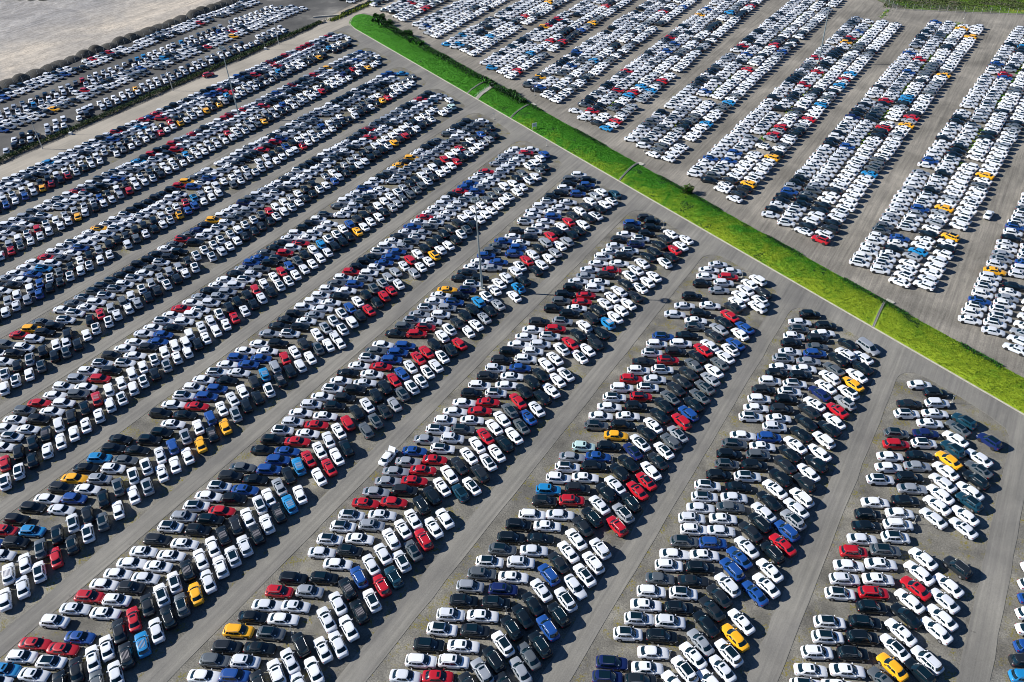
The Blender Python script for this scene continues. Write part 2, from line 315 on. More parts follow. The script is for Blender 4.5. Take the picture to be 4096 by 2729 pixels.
def car_parts(kind, roof, lod=False):
    """list of (name, MB, material key, children)"""
    sp=SPEC[kind]; P=[]
    P.append(('body',body_mb(sp,kind,lod),['paint','trim'],[]))
    P.append(('windshield',panel(sp,-1.72,1.72,*sp['ws'],lod),['glass'],[]))
    # rear window runs across the centre line at ring position 6
    a=panel(sp,4.42,5.999,*sp['rwn'],lod); b=panel(sp,-5.999,-4.42,*sp['rwn'],lod)
    a.add(b.v,b.f,0,True); P.append(('rear_window',a,['glass'],[]))
    for s in (-1,1):
        for r0,r1 in sp['sw']:
            lo,hi=(r0,r1) if s>0 else (-r1,-r0)
            P.append(('side_window',panel(sp,lo,hi,.22,.84,lod),['glass'],[]))
    zt=sp['zt'][1]
    if roof=='o':
        x0,x1,w=sp['so']; mb=MB(); mb.box(((x0+x1)/2,0,zt+.002),(x1-x0,2*w,.03)); P.append(('sunroof',mb,['glass'],[]))
    if roof=='p':
        x0,x1,w=sp['pan']; mb=MB(); mb.box(((x0+x1)/2,0,zt+.002),(x1-x0,2*w,.03)); P.append(('roof_panel',mb,['glass'],[]))
    if roof=='l':
        for i in range(6):
            y=-.45+.18*i; mb=MB(); mb.box((-.62,y,zt+.01),(1.35,.055,.05)); P.append(('roof_rib',mb,['rib'],[]))
    elif kind in 'um' and not lod:
        for s in (-1,1):
            mb=MB(); mb.tube((sp['top'][2][0]-.05,s*(sp['top'][3][1]-.08),zt+.0),(sp['top'][4][0]+.1,s*(sp['top'][4][1]-.06),zt-.0),.024,n=5); P.append(('roof_rail',mb,['rail'],[]))
    f=sp['st'][1]; r=sp['st'][-2]
    if not lod:
        a,b=gh_point(sp,-1.2,.30),gh_point(sp,-1.2,.42); mb=MB(); q=(a+b)/2; mb.box((q.x+.03,q.y,q.z+.03),(.17,.20,.015),ry=.75); P.append(('windshield_sticker',mb,['plate'],[]))
    for s in (-1,1):
        mb=MB(); mb.box((f[0]-.14,s*(f[1]-.01),f[3]-.02),(.30,.10,.09),rz=-s*.62); P.append(('headlight',mb,['head'],[]))
        mb=MB(); mb.box((r[0]+.10,s*(r[1]-.005),r[3]-.06),(.24,.10,.09),rz=s*.55); P.append(('tail_light',mb,['tail'],[]))
        if not lod:
            mb=MB(); q=gh_point(sp,2.0,.06); mb.box((q.x-.10,s*(abs(q.y)+.17),q.z+.06),(.14,.24,.14),taper=.8); P.append(('side_mirror',mb,['paint'],[]))
        for wx in sp['wheels']:
            P.append(('wheel',wheel_mb(sp,wx,s,lod),['tyre'],[] if lod else [('rim',rim_mb(sp,wx,s,lod),['rim'],[])]))
    return P
MATK=dict(glass=M_glass,trim=M_trim,tyre=M_tyre,rim=M_rim,head=M_head,tail=M_tail,rail=M_rail,rib=M_rib,plate=M_plate)
mesh_cache={}
def part_mesh(key, name, mb, mats, colour):
    k=key+((colour,) if 'paint' in mats else ())
    if k not in mesh_cache:
        me=mb.mesh(name)
        for m in mats: me.materials.append(M_paint[colour] if m=='paint' else MATK[m])
        if name=='body':
            me.set_sharp_from_angle(angle=R(38))
        mesh_cache[k]=me
    return mesh_cache[k]
parts_cache={}
protos={}
def copy_tree(o, parent=None):
    c=o.copy(); COL.objects.link(c); c.parent=parent
    for ch in o.children: copy_tree(ch,c)
    return c
NAMES={'s':'parked_sedan','u':'parked_suv','m':'parked_minivan','k':'parked_pickup'}
SC={'s':.975,'u':.975,'m':1.0,'k':.97}
def make_car(kind, roof, colour):
    key=(kind,roof,colour)
    if key in protos: return copy_tree(protos[key])
    if (kind,roof) not in parts_cache: parts_cache[(kind,roof)]=car_parts(kind,roof)
    root=empty(NAMES[kind]); root.scale=(SC[kind],)*3
    for i,(n,mb,mats,ch) in enumerate(parts_cache[(kind,roof)]):
        o=bpy.data.objects.new(n,part_mesh((kind,roof,i),n,mb,mats,colour)); COL.objects.link(o); o.parent=root
        for j,(n2,mb2,mats2,_) in enumerate(ch):
            o2=bpy.data.objects.new(n2,part_mesh((kind,roof,i,j),n2,mb2,mats2,colour)); COL.objects.link(o2); o2.parent=o
    protos[key]=root
    return root
# ------------------------------------------------------------------ where the cars stand: code (file kind, colour, type, roof), u, v in decimetres
CARS="""00710 241 846, 00001 29 705, 00012 -9 684, 00110 239 871, 00001 33 734, 00111 -204 576, 00001 -10 709, 00612 -245 557, 00001 -204 598, 00510 240 897, 00401 -449 438, 00111 33 763
00000 -489 415, 00011 -10 740, 00612 -250 580, 00510 -698 292, 00000 -207 624, 00000 -736 269, 00011 -443 468, 00110 38 795, 00010 -484 445, 00000 -989 109, 00012 -4 771, 00001 -951 144
00011 -701 315, 00210 -741 294, 00111 -207 653, 00001 -445 495, 00711 -995 127, 00112 35 821, 00112 -489 471, 00012 -250 632, 00012 -8 796, 00012 -947 169, 00101 -699 341, 00110 -742 318
00011 -993 152, 00011 -206 681, 00112 -444 524, 00112 37 852, 00012 -247 662, 00012 -487 501, 00401 -951 191, 00212 -702 367, 00401 -995 175, 00111 -204 709, 00810 -747 345, 00001 -448 550
00501 -946 216, 00001 -248 689, 00411 34 878, 00011 -490 527, 00012 -8 852, 00000 -704 394, 00100 -746 373, 00012 -208 735, 00112 -443 579, 00010 -251 714, 00001 34 906, 00111 -487 557
00011 -1003 213, 00011 -9 881, 00001 -703 420, 00000 -742 399, 00001 -948 262, 00101 -204 764, 00611 -446 604, 00200 -249 742, 00001 -996 243, 00310 -493 583, 00001 31 936, 00000 -10 909
00311 -702 450, 00411 -743 426, 00011 -952 286, 00111 -204 791, 00001 -445 631, 00011 -247 771, 00411 -995 268, 00211 -490 611, 00212 31 965, 00410 -10 938, 00112 -700 480, 00111 -952 312
00110 -742 455, 00001 -207 817, 00011 -449 660, 00000 -994 294, 00000 -248 795, 00012 -492 636, 00000 -947 336, 00012 39 999, 00000 -5 970, 00000 -699 511, 00510 -204 845, 00000 -992 318
00000 -443 690, 00212 -244 825, 00212 -487 666, 00001 -947 361, 00010 37 1027, 00100 -5 1000, 00000 -990 343, 00000 -736 515, 00112 -699 540, 00000 -202 875, 00101 -446 716, 00011 -240 855
00110 -488 693, 00001 -946 386, 00000 34 1052, 00110 -9 1024, 00001 -992 368, 00001 -701 567, 00001 -208 900, 00012 -742 541, 00011 -252 875, 00001 -449 743, 00000 -1193 244, 00001 -945 413
00110 -491 721, 00000 -5 1056, 00100 36 1085, 00110 -991 396, 00200 -206 928, 00311 -701 598, 00012 -741 572, 00000 -248 903, 00000 -442 774, 00110 -1196 271, 00010 -482 750, 00111 -948 444
00300 40 1116, 00000 -208 951, 00012 -994 425, 00001 -700 624, 00012 -744 597, 00012 -251 928, 00711 -1193 300, 00411 -440 810, 00112 -947 470, 00411 -1234 277, 00112 -479 786, 00311 -992 451
00100 -210 977, 00012 -10 1111, 00110 31 1140, 00012 -256 954, 00400 -700 656, 00400 -944 493, 00401 -741 630, 00110 -1241 301, 00110 -444 838, 00711 -486 811, 00012 -991 478, 00012 -205 1007
00300 37 1173, 00000 -4 1146, 00110 -248 986, 00000 -1192 354, 00110 -700 686, 00300 -741 658, 00111 -946 522, 00110 -1240 331, 00001 -445 867, 00011 -484 842, 00000 -990 504, 00110 -203 1037
00100 35 1201, 00000 -8 1174, 00212 -245 1016, 00401 -699 712, 00510 -1194 381, 00501 -945 547, 00300 -739 688, 00000 -1236 357, 00012 -990 529, 00110 -444 898, 00012 -483 872, 00210 -206 1064
00000 -1193 407, 00110 -250 1041, 00100 -947 574, 00300 -741 713, 00401 -701 740, 00012 36 1235, 00410 -5 1208, 00110 -1236 385, 00501 -448 922, 00110 -992 557, 00300 -488 898, 00001 -206 1088
00311 -1194 433, 00510 -943 603, 00212 -251 1069, 00300 -737 743, 00401 -698 771, 00600 34 1263, 00800 -1236 411, 00212 -11 1236, 00200 -989 583, 00110 -443 954, 00510 -203 1116, 00911 -482 931
00000 -245 1097, 00510 -946 628, 00011 -1195 462, 00501 -743 770, 00001 35 1293, 00100 -1240 438, 00012 -702 800, 00011 -203 1146, 00800 -444 985, 00200 -1193 487, 00501 -947 653, 00711 -1239 466
00100 -989 633, 00001 38 1324, 00011 -701 830, 00300 -741 804, 00012 -6 1298, 00001 -204 1172, 00110 -445 1015, 00212 -487 990, 00401 -948 681, 00100 -1195 515, 00012 -249 1151, 00110 -1238 495
00112 -991 661, 00212 -698 859, 00012 -738 835, 00010 36 1355, 00100 -7 1329, 00110 -207 1199, 00001 -946 706, 00001 -448 1042, 00000 -249 1179, 00000 -492 1017, 00112 -1196 544, 00000 -1429 392
00012 -993 688, 00100 -1247 518, 00001 -697 888, 00011 -740 862, 00110 28 1383, 00401 -947 732, 00110 -208 1229, 00112 -1192 569, 00110 -446 1073, 00000 -489 1047, 00010 -252 1206, 00011 -992 715
00012 -1437 416, 00400 -698 917, 00000 -738 891, 00012 -209 1253, 00000 -2 1393, 00001 -949 758, 00001 -1192 596, 00412 -449 1102, 00110 -253 1234, 00001 -1429 445, 00012 -492 1075, 00000 -997 741
00401 -698 945, 00000 -1473 425, 00000 -737 920, 00012 -207 1280, 00101 -1192 625, 00112 -951 788, 00010 -251 1265, 00012 -449 1133, 00110 -1238 604, 00110 -1436 472, 00010 -492 1107, 00011 -995 769
00001 -1476 448, 00012 -698 973, 00110 -739 949, 00110 -205 1309, 00111 -950 816, 00401 -1191 654, 00110 -247 1293, 00000 -1433 499, 00000 -447 1162, 00000 -992 797, 00000 -1236 634, 00411 -488 1140
00000 -693 1004, 00210 -1484 473, 00000 -204 1334, 00011 -739 977, 00111 -948 845, 00000 -246 1317, 00510 -1195 682, 00012 -990 825, 00010 -1435 526, 00012 -1237 661, 00012 -446 1196, 00400 -1480 502
00011 -486 1170, 00300 -204 1360, 00001 -698 1032, 00110 -740 1007, 00001 -945 871, 00510 -1195 709, 00312 -250 1344, 00000 -991 851, 00210 -1432 557, 00000 -1472 532, 00011 -1240 688, 00510 -200 1390
00412 -448 1228, 00100 -489 1201, 00500 -697 1062, 00011 -739 1035, 00001 -949 898, 00001 -245 1372, 00100 -1197 737, 00000 -1437 579, 00100 -995 878, 00000 -1241 715, 00200 -203 1414, 00011 -1480 557
00012 -486 1234, 00110 -446 1261, 00011 -702 1091, 00401 -948 927, 00110 -743 1065, 00110 -251 1400, 00001 -1194 767, 00001 -990 906, 00410 -1435 611, 00012 -1235 745, 00310 -1476 587, 00110 -210 1440
00510 -943 954, 00011 -701 1119, 00010 -447 1291, 00010 -489 1264, 00011 -253 1424, 00110 -743 1096, 00500 -1196 796, 00012 -988 936, 00000 -204 1464, 00000 -1235 774, 00110 -1435 639, 00011 -1478 614
00510 -946 979, 00010 -700 1147, 00500 -1187 823, 00212 -252 1452, 00000 -739 1125, 00512 -488 1294, 00100 -447 1323, 00200 -990 961, 00510 -1233 800, 00110 -207 1492, 00012 -1432 670, 00012 -1473 644
00510 -946 1004, 00012 -696 1180, 00000 -990 984, 00001 -1193 847, 00000 -257 1478, 00000 -739 1154, 00212 -444 1357, 00000 -1236 825, 00000 -1434 697, 00110 -1479 672, 00000 -1671 543, 00410 -698 1208
00110 -1192 878, 00000 -739 1183, 00000 -1225 858, 00001 -450 1379, 00112 -247 1516, 00410 -950 1050, 00110 -1431 730, 00000 -1473 702, 00101 -991 1029, 00110 -1674 571, 00000 -1710 555, 00312 -698 1238
00110 -451 1408, 00110 -741 1213, 00412 -946 1076, 00500 -1429 754, 00000 -498 1379, 00012 -1193 915, 00000 -1471 728, 00011 -1674 594, 00210 -989 1057, 00300 -1234 894, 00210 -1720 581, 00001 -948 1101
00110 -698 1270, 00500 -1439 776, 00111 -1191 943, 00001 -444 1445, 00312 -987 1083, 00001 -492 1418, 00000 -1481 758, 00100 -1235 925, 00010 -1683 624, 00001 -694 1296, 00010 -945 1131, 00110 -738 1271
00001 -1194 967, 00101 -1440 804, 00301 -988 1109, 00000 -1479 782, 00401 -1726 617, 00100 -1235 950, 00110 -1684 650, 00110 -491 1458, 00400 -695 1323, 00310 -947 1157, 00301 -1193 993, 00010 -1437 831
00210 -738 1304, 00012 -988 1137, 00810 -1723 643, 00012 -1479 809, 00111 -1235 974, 00111 -1685 675, 00300 -448 1509, 00512 -946 1183, 00400 -700 1350, 00000 -1194 1020, 00010 -1439 858, 00000 -988 1165
00110 -743 1330, 00000 -1479 835, 00201 -1724 671, 00010 -1235 1003, 00012 -1683 702, 00010 -449 1541, 00110 -490 1516, 00110 -948 1209, 00002 -1439 881, 00001 -1193 1047, 00010 -695 1383, 00001 -989 1191
00010 -1232 1029, 00401 -1481 863, 00110 -740 1362, 00012 -1687 730, 00410 -448 1568, 00612 -947 1237, 00010 -1438 911, 00100 -1193 1076, 00000 -492 1548, 00001 -697 1411, 00801 -989 1217, 00011 -1232 1056
00000 -1726 725, 00000 -1479 891, 00000 -741 1389, 00001 -1683 757, 00000 -450 1594, 00012 -949 1262, 00000 -1193 1101, 00311 -1439 937, 00001 -497 1574, 00301 -1478 917, 00110 -697 1443, 00201 -1725 753
00010 -1682 782, 00011 -1234 1084, 00300 -737 1418, 00111 -947 1290, 00310 -1438 961, 00510 -1193 1130, 00001 -488 1607, 00101 -988 1271, 00400 -695 1469, 00100 -1479 944, 00302 -1725 780, 00200 -1234 1112
00012 -1684 810, 00000 -740 1445, 00302 -1191 1158, 00010 -1441 990, 00101 -989 1298, 00001 -1479 970, 00011 -1235 1136, 00212 -1724 808, 00000 -692 1502, 00312 -1685 839, 00000 -735 1479, 00300 -947 1342
00012 -1438 1018, 00010 -1194 1183, 00001 -989 1323, 00212 -1725 832, 00000 -1480 996, 00411 -1234 1165, 00011 -1684 863, 00000 -1929 701, 00110 -697 1535, 00011 -737 1508, 00500 -947 1371, 00011 -1193 1208
00011 -1439 1043, 00001 -988 1350, 00212 -1723 858, 00100 -1478 1026, 00111 -1233 1191, 00012 -1686 891, 00101 -1930 729, 00012 -694 1563, 00001 -734 1539, 00100 -1971 708, 00501 -1191 1236, 00210 -1438 1070
00511 -989 1380, 00101 -1725 887, 00301 -1479 1052, 00510 -933 1419, 00111 -1234 1219, 00000 -1929 753, 00000 -1683 919, 00612 -693 1596, 00301 -1970 737, 00000 -735 1567, 00500 -1192 1263, 00210 -988 1403
00112 -1440 1100, 00100 -1724 913, 00100 -1233 1243, 00200 -1682 942, 00511 -1480 1079, 00510 -939 1446, 00501 -1929 781, 00000 -1971 762, 00212 -1437 1123, 00012 -694 1624, 00500 -1194 1291, 00110 -739 1597
00201 -989 1431, 00111 -1726 938, 00501 -1479 1105, 00012 -1234 1271, 00012 -1684 971, 00712 -1927 809, 00001 -945 1471, 00000 -1971 790, 00311 -1191 1316, 00110 -692 1654, 00410 -1438 1152, 00000 -735 1628
00501 -989 1458, 00111 -1722 966, 00200 -1483 1131, 00010 -1234 1298, 00110 -1684 998, 00010 -1928 835, 00100 -942 1503, 00000 -1974 816, 00212 -1192 1342, 00000 -977 1487, 00010 -1439 1180, 00110 -691 1687
00102 -1479 1158, 00101 -1726 993, 00110 -734 1661, 00001 -1233 1326, 00112 -1682 1027, 00201 -1929 862, 00012 -946 1531, 00401 -1968 845, 00002 -1193 1370, 00402 -1437 1206, 00110 -983 1515, 00101 -1479 1185
00001 -1725 1021, 00100 -1234 1350, 00510 -745 1684, 00000 -1927 891, 00110 -704 1715, 00011 -1971 870, 00000 -943 1561, 00300 -1192 1395, 00001 -1439 1232, 00201 -1724 1047, 00001 -1231 1378, 00001 -1481 1211
00111 -1683 1078, 00512 -1929 916, 00110 -727 1726, 00011 -1972 897, 00011 -1438 1256, 00000 -944 1589, 00211 -1192 1424, 00012 -989 1564, 00010 -1480 1236, 00412 -1725 1073, 00500 -1234 1405, 00010 -1932 940
00011 -1685 1108, 00012 -1971 922, 00510 -939 1619, 00000 -1438 1286, 00012 -1192 1451, 00201 -1726 1100, 00112 -1480 1266, 00000 -989 1597, 00001 -1235 1434, 00001 -1930 967, 00010 -1685 1132, 00000 -1969 951
00001 -1193 1477, 00001 -953 1640, 00000 -1438 1314, 00600 -1724 1126, 00111 -1479 1292, 00010 -1926 994, 00401 -1234 1459, 00000 -997 1620, 00012 -1685 1159, 00000 -2175 840, 00001 -1974 978, 00001 -1192 1504
00000 -946 1671, 00011 -1479 1317, 00100 -1726 1154, 00001 -1235 1484, 00011 -1684 1186, 00012 -1929 1022, 00010 -996 1652, 00001 -2176 867, 00802 -1972 1004, 00001 -1439 1365, 00011 -1194 1530, 00001 -941 1703
00212 -1479 1344, 00811 -1727 1181, 00001 -1237 1511, 00000 -1930 1047, 00211 -1684 1213, 00012 -990 1684, 00202 -2175 893, 00111 -2217 865, 00002 -1972 1030, 00001 -1438 1392, 00011 -1193 1559, 00010 -1724 1208
00010 -1234 1540, 00001 -1927 1075, 00200 -1684 1238, 00110 -993 1709, 00000 -2175 919, 00011 -1971 1056, 00010 -2216 893, 00011 -1439 1419, 00312 -1193 1584, 00510 -940 1756, 00200 -1479 1399, 00311 -1682 1264
00000 -1727 1234, 00011 -1235 1566, 00002 -1929 1103, 00110 -984 1738, 00101 -2172 947, 00012 -1969 1085, 00011 -2217 919, 00011 -1191 1611, 00212 -1438 1445, 00110 -942 1786, 00000 -1725 1261, 00112 -1234 1592
00010 -1481 1427, 00311 -1683 1292, 00000 -1929 1128, 00010 -987 1768, 00310 -2215 945, 00012 -2173 973, 00110 -1970 1111, 00212 -1436 1473, 00511 -1190 1638, 00510 -941 1811, 00011 -1478 1452, 00612 -1725 1288
00401 -1233 1620, 00311 -1684 1320, 00000 -1929 1156, 00110 -989 1795, 00110 -1971 1137, 00211 -2218 972, 00011 -1439 1498, 00300 -1194 1667, 00210 -1725 1313, 00000 -1480 1480, 00011 -1681 1345, 00500 -1233 1646
00001 -1930 1182, 00110 -953 1839, 00012 -2175 1026, 00001 -2218 999, 00101 -1971 1165, 00001 -1435 1526, 00210 -998 1821, 00000 -1193 1692, 00512 -1479 1505, 00010 -1727 1340, 00501 -1234 1672, 00012 -1685 1373
00010 -1932 1210, 00011 -2176 1053, 00011 -2217 1026, 00110 -1971 1192, 00010 -989 1853, 00000 -1192 1717, 00010 -1479 1533, 00110 -1682 1397, 00000 -1234 1700, 00301 -1727 1369, 00011 -1929 1235, 00102 -1971 1215
00010 -2174 1081, 00012 -2217 1052, 00301 -1190 1744, 00301 -1437 1580, 00001 -1724 1395, 00011 -1481 1559, 00011 -1683 1427, 00002 -1235 1728, 00012 -2175 1106, 00110 -1970 1245, 00012 -1436 1605, 00010 -2215 1082
00011 -1194 1773, 00000 -1724 1421, 00112 -1480 1586, 00400 -1234 1752, 00511 -1930 1287, 00011 -1686 1453, 00112 -2176 1134, 00411 -1971 1273, 00402 -2215 1109, 00010 -1193 1798, 00312 -1439 1634, 00210 -1478 1613
00100 -1724 1449, 00012 -2421 984, 00002 -1928 1317, 00001 -1685 1482, 00011 -2215 1133, 00110 -2175 1163, 00810 -1972 1299, 00002 -1192 1826, 00312 -1440 1661, 00002 -1725 1475, 00011 -2420 1008, 00301 -1233 1807
00001 -1480 1641, 00010 -1684 1506, 00512 -1931 1345, 00010 -2174 1187, 00010 -2216 1159, 00200 -1970 1325, 00000 -1193 1852, 00012 -1438 1688, 00801 -1480 1667, 00010 -1683 1532, 00301 -1232 1835, 00010 -2422 1037
00012 -1727 1504, 00000 -1931 1371, 00512 -2174 1214, 00300 -1969 1352, 00011 -2460 1025, 00212 -2218 1188, 00300 -1191 1879, 00311 -1439 1715, 00011 -2418 1063, 00110 -1724 1529, 00100 -1478 1696, 00301 -1238 1858
00002 -1683 1560, 00311 -1929 1397, 00011 -2174 1242, 00000 -1970 1380, 00012 -2216 1215, 00411 -1193 1905, 00302 -1437 1742, 00011 -2463 1054, 00111 -1725 1555, 00810 -1480 1721, 00011 -1683 1586, 00000 -1234 1888
00101 -2422 1091, 00001 -1930 1424, 00312 -2217 1239, 00211 -2176 1270, 00000 -1192 1932, 00011 -2460 1080, 00300 -1441 1767, 00111 -1724 1583, 00000 -1233 1913, 00101 -2420 1117, 00001 -1480 1750, 00212 -1684 1614
00101 -1929 1451, 00000 -1971 1431, 00001 -2217 1267, 00011 -2174 1297, 00301 -1439 1793, 00011 -2461 1107, 00010 -1724 1608, 00001 -1480 1773, 00012 -2420 1142, 00100 -1682 1642, 00100 -1928 1477, 00001 -2173 1322
00000 -2218 1293, 00000 -1972 1460, 00012 -2461 1132, 00301 -1438 1821, 00111 -1480 1801, 00010 -1728 1636, 00301 -2420 1171, 00001 -1683 1667, 00111 -1930 1504, 00010 -1969 1487, 00701 -2215 1322, 00012 -2176 1351
00011 -2461 1159, 00311 -1440 1849, 00111 -1478 1828, 00010 -2419 1196, 00000 -1725 1664, 00112 -1684 1694, 00100 -1930 1530, 00111 -2215 1349, 00010 -2175 1377, 00010 -1973 1514, 00200 -1438 1873, 00700 -2464 1186
00201 -1480 1855, 00011 -2421 1223, 00001 -1725 1692, 00400 -1929 1556, 00011 -1686 1723, 00410 -2215 1374, 00111 -2175 1402, 00012 -1970 1541, 00010 -1440 1900, 00001 -2461 1215, 00001 -1723 1718, 00000 -2420 1251
00010 -1680 1748, 00112 -1927 1585, 00010 -1971 1565, 00112 -2218 1401, 00411 -2175 1432, 00011 -2462 1240, 00011 -1437 1930, 00211 -1479 1908, 00101 -1725 1744, 00411 -1683 1774, 00101 -2423 1278, 00410 -1930 1612
00100 -2216 1428, 00001 -1970 1594, 00011 -2175 1457, 00011 -2460 1267, 00211 -1438 1955, 00002 -1479 1936, 00211 -1725 1772, 00012 -2420 1305, 00012 -1685 1801, 00512 -1931 1640, 00011 -2173 1482, 00000 -1972 1619
00410 -2217 1456, 00010 -2461 1294, 00210 -1440 1983, 00112 -1725 1797, 00111 -1481 1961, 00000 -2421 1332, 00001 -1684 1830, 00300 -1930 1664, 00310 -2217 1481, 00100 -1971 1647, 00311 -2174 1511, 00012 -2461 1322
00201 -1439 2010, 00402 -1726 1822, 00100 -1478 1989, 00312 -2421 1359, 00011 -1928 1693, 00001 -1686 1857, 00300 -2216 1508, 00001 -1972 1673, 00011 -2176 1538, 00010 -2462 1347, 00000 -1438 2037, 00111 -1478 2015
00312 -1726 1852, 00511 -2421 1385, 00112 -1684 1882, 00210 -1929 1718, 00211 -1970 1699, 00401 -2215 1535, 00010 -2175 1565, 00111 -2465 1374, 00311 -2421 1410, 00210 -1727 1879, 00012 -1927 1745, 00011 -1685 1909
00010 -1971 1727, 00201 -2217 1562, 00011 -2461 1400, 00012 -2175 1593, 00300 -2421 1438, 00310 -1726 1906, 00300 -1682 1936, 00211 -1928 1774, 00012 -1970 1754, 00011 -2177 1615, 00110 -2218 1590, 00412 -2463 1429
00311 -1726 1929, 00000 -2421 1467, 00312 -1929 1798, 00012 -1684 1963, 00201 -2173 1642, 00000 -2217 1617, 00312 -1970 1783, 00111 -2461 1456, 00311 -1726 1959, 00702 -2422 1491, 00300 -1682 1990, 00311 -1971 1807
00010 -2215 1645, 00000 -2178 1671, 00011 -2460 1484, 00000 -2418 1519, 00012 -1726 1987, 00011 -1684 2018, 00312 -1930 1853, 00311 -1968 1834, 00010 -2175 1695, 00410 -2214 1670, 00011 -2461 1508, 00110 -1727 2012
00000 -1685 2043, 00311 -1928 1880, 00011 -2174 1724, 00412 -2218 1696, 00010 -1972 1862, 00400 -2463 1535, 00112 -1725 2037, 00411 -2420 1574, 00010 -1928 1907, 00010 -1683 2072, 00001 -1968 1888, 00010 -2216 1723
00010 -2176 1752, 00501 -2461 1562, 00000 -1726 2064, 00000 -2421 1597, 01001 -1682 2095, 00211 -1928 1936, 00012 -2172 1778, 00011 -1970 1915, 00401 -2216 1751, 00401 -2463 1592, 00400 -1724 2092, 00011 -2420 1627
00010 -1684 2121, 00311 -1930 1961, 00411 -2174 1804, 00000 -2218 1774, 00111 -1970 1941, 00011 -2464 1615, 00000 -2418 1653, 00100 -1727 2118, 00301 -1683 2149, 00012 -1929 1988, 00000 -2214 1802, 00111 -1970 1967
00112 -2459 1641, 00100 -2174 1833, 00110 -1726 2145, 00300 -2421 1681, 00012 -1931 2014, 00101 -1972 1994, 00310 -2214 1832, 00110 -2175 1859, 00112 -2464 1670, 00001 -2417 1708, 00110 -1929 2040, 00112 -1969 2020
00011 -2215 1857, 00101 -2175 1888, 00001 -2460 1696, 00002 -2420 1731, 00012 -1928 2069, 00012 -2217 1883, 00001 -2177 1910, 00011 -1970 2050, 00101 -2462 1723, 00001 -2419 1760, 00211 -1928 2093, 00511 -2215 1909
00111 -2176 1938, 00101 -1970 2077, 00011 -2462 1750, 00510 -2422 1786, 00112 -1929 2119, 00010 -2217 1937, 00112 -2176 1965, 00100 -1972 2103, 00011 -2461 1776, 00511 -2419 1813, 00110 -1927 2148, 00001 -1971 2129
00012 -2217 1964, 00012 -2175 1993, 00111 -2462 1803, 00401 -2420 1839, 00011 -1929 2174, 00412 -2217 1989, 00001 -1972 2155, 00212 -2177 2020, 00112 -2461 1832, 00101 -2420 1868, 00010 -1926 2200, 00101 -2216 2017
00200 -2175 2047, 00010 -1971 2184, 00010 -2463 1856, 00110 -2422 1892, 00112 -2215 2045, 00511 -1970 2210, 00101 -2176 2073, 00010 -2461 1882, 00000 -2420 1920, 00701 -1929 2256, 00510 -1968 2236, 00000 -2175 2099
00310 -2219 2072, 00000 -2463 1909, 00111 -2421 1948, 00410 -2214 2098, 00301 -2174 2127, 00010 -2462 1936, 00112 -2420 1975, 00011 -2172 2153, 00310 -2216 2125, 00510 -2463 1962, 00410 -2419 2003, 00212 -2173 2179
00012 -2216 2151, 00111 -2462 1991, 00110 -2421 2030, 00112 -2173 2206, 00811 -2217 2177, 00011 -2462 2019, 00302 -2419 2055, 00010 -2216 2206, 00101 -2175 2235, 00000 -2466 2045, 00002 -2421 2083, 00011 -2215 2231
00010 -2176 2260, 00011 -2463 2069, 00401 -2417 2110, 00500 -2173 2285, 00011 -2216 2258, 00012 -2462 2098, 00001 -2419 2136, 00011 -2214 2287, 00011 -2174 2315, 00412 -2463 2125, 00002 -2418 2163, 00212 -2218 2311
00012 -2174 2342, 00100 -2461 2153, 00001 -2420 2188, 00012 -2175 2367, 00101 -2461 2177, 00300 -2219 2340, 00000 -2422 2213, 00500 -2218 2366, 00410 -2462 2205, 00000 -2421 2243, 00011 -2461 2231, 00001 -2420 2270
00001 -2462 2258, 00000 -2421 2296, 00411 -2459 2286, 00300 -2419 2323, 00411 -2462 2311, 00311 -2421 2351, 00411 -2462 2339, 00111 -2420 2377, 00010 -2462 2365, 00011 -2461 2392, 00010 -2419 2429, 00011 -2461 2421
00011 -2421 2456, 00401 -2464 2446, 00000 -2420 2482, 00210 -2461 2473, 00000 234 1048, 00010 233 1011, 00500 237 985, 00010 236 955, 00000 241 929, 00500 -1234 249, 00101 -2463 998, 00012 -2424 957
00311 -2216 838, 00011 -2173 814, 00100 -1971 680, 00210 -1929 675, 10201 78 744, 10112 118 781, 10000 -161 595, 10000 -121 623, 10800 84 771, 10110 -360 475, 10110 -404 450, 10011 122 805
10001 -115 650, 10012 -159 622, 10000 -609 329, 10300 -355 505, 10110 -660 301, 10311 -400 476, 10002 80 803, 10001 -157 648, 10012 -116 677, 10210 -860 183, 10011 -651 326, 10110 -906 155
10000 -607 356, 10110 -396 500, 10200 -356 530, 10001 82 832, 10000 -850 206, 10000 124 860, 10301 -156 673, 10001 -647 349, 10800 -117 705, 10100 -904 180, 10112 -351 553, 10012 -398 527
10000 127 886, 10001 -618 387, 10101 83 863, 10001 -899 204, 10113 -860 233, 10000 -605 405, 10100 -160 705, 10001 -118 734, 10110 -651 376, 10510 -355 582, 10112 -401 555, 10001 -897 226
10713 -855 257, 10000 125 917, 10000 82 891, 10000 -609 433, 10101 -162 733, 10112 -352 609, 10100 -397 580, 10000 -856 283, 10100 -904 253, 10401 85 919, 10001 -647 427, 10000 125 948
10100 -161 759, 10501 -117 790, 10100 -395 606, 10113 -613 462, 10012 -356 637, 10111 -858 307, 10401 -902 278, 10001 -107 812, 10011 -157 783, 10000 84 949, 10000 -651 457, 10012 -609 487
10001 -396 633, 10110 131 988, 10004 -354 664, 10212 -857 332, 10100 -904 305, 10001 -111 841, 10510 -161 814, 10000 84 979, 10113 -655 484, 10002 -352 690, 10411 -613 515, 10800 -855 357
10510 -400 663, 10012 -899 328, 10000 -1109 197, 11012 -606 537, 10501 -159 840, 10510 -653 509, 10011 -351 717, 10110 -118 875, 10100 -398 690, 10000 -856 383, 10012 -900 354, 10000 -1105 225
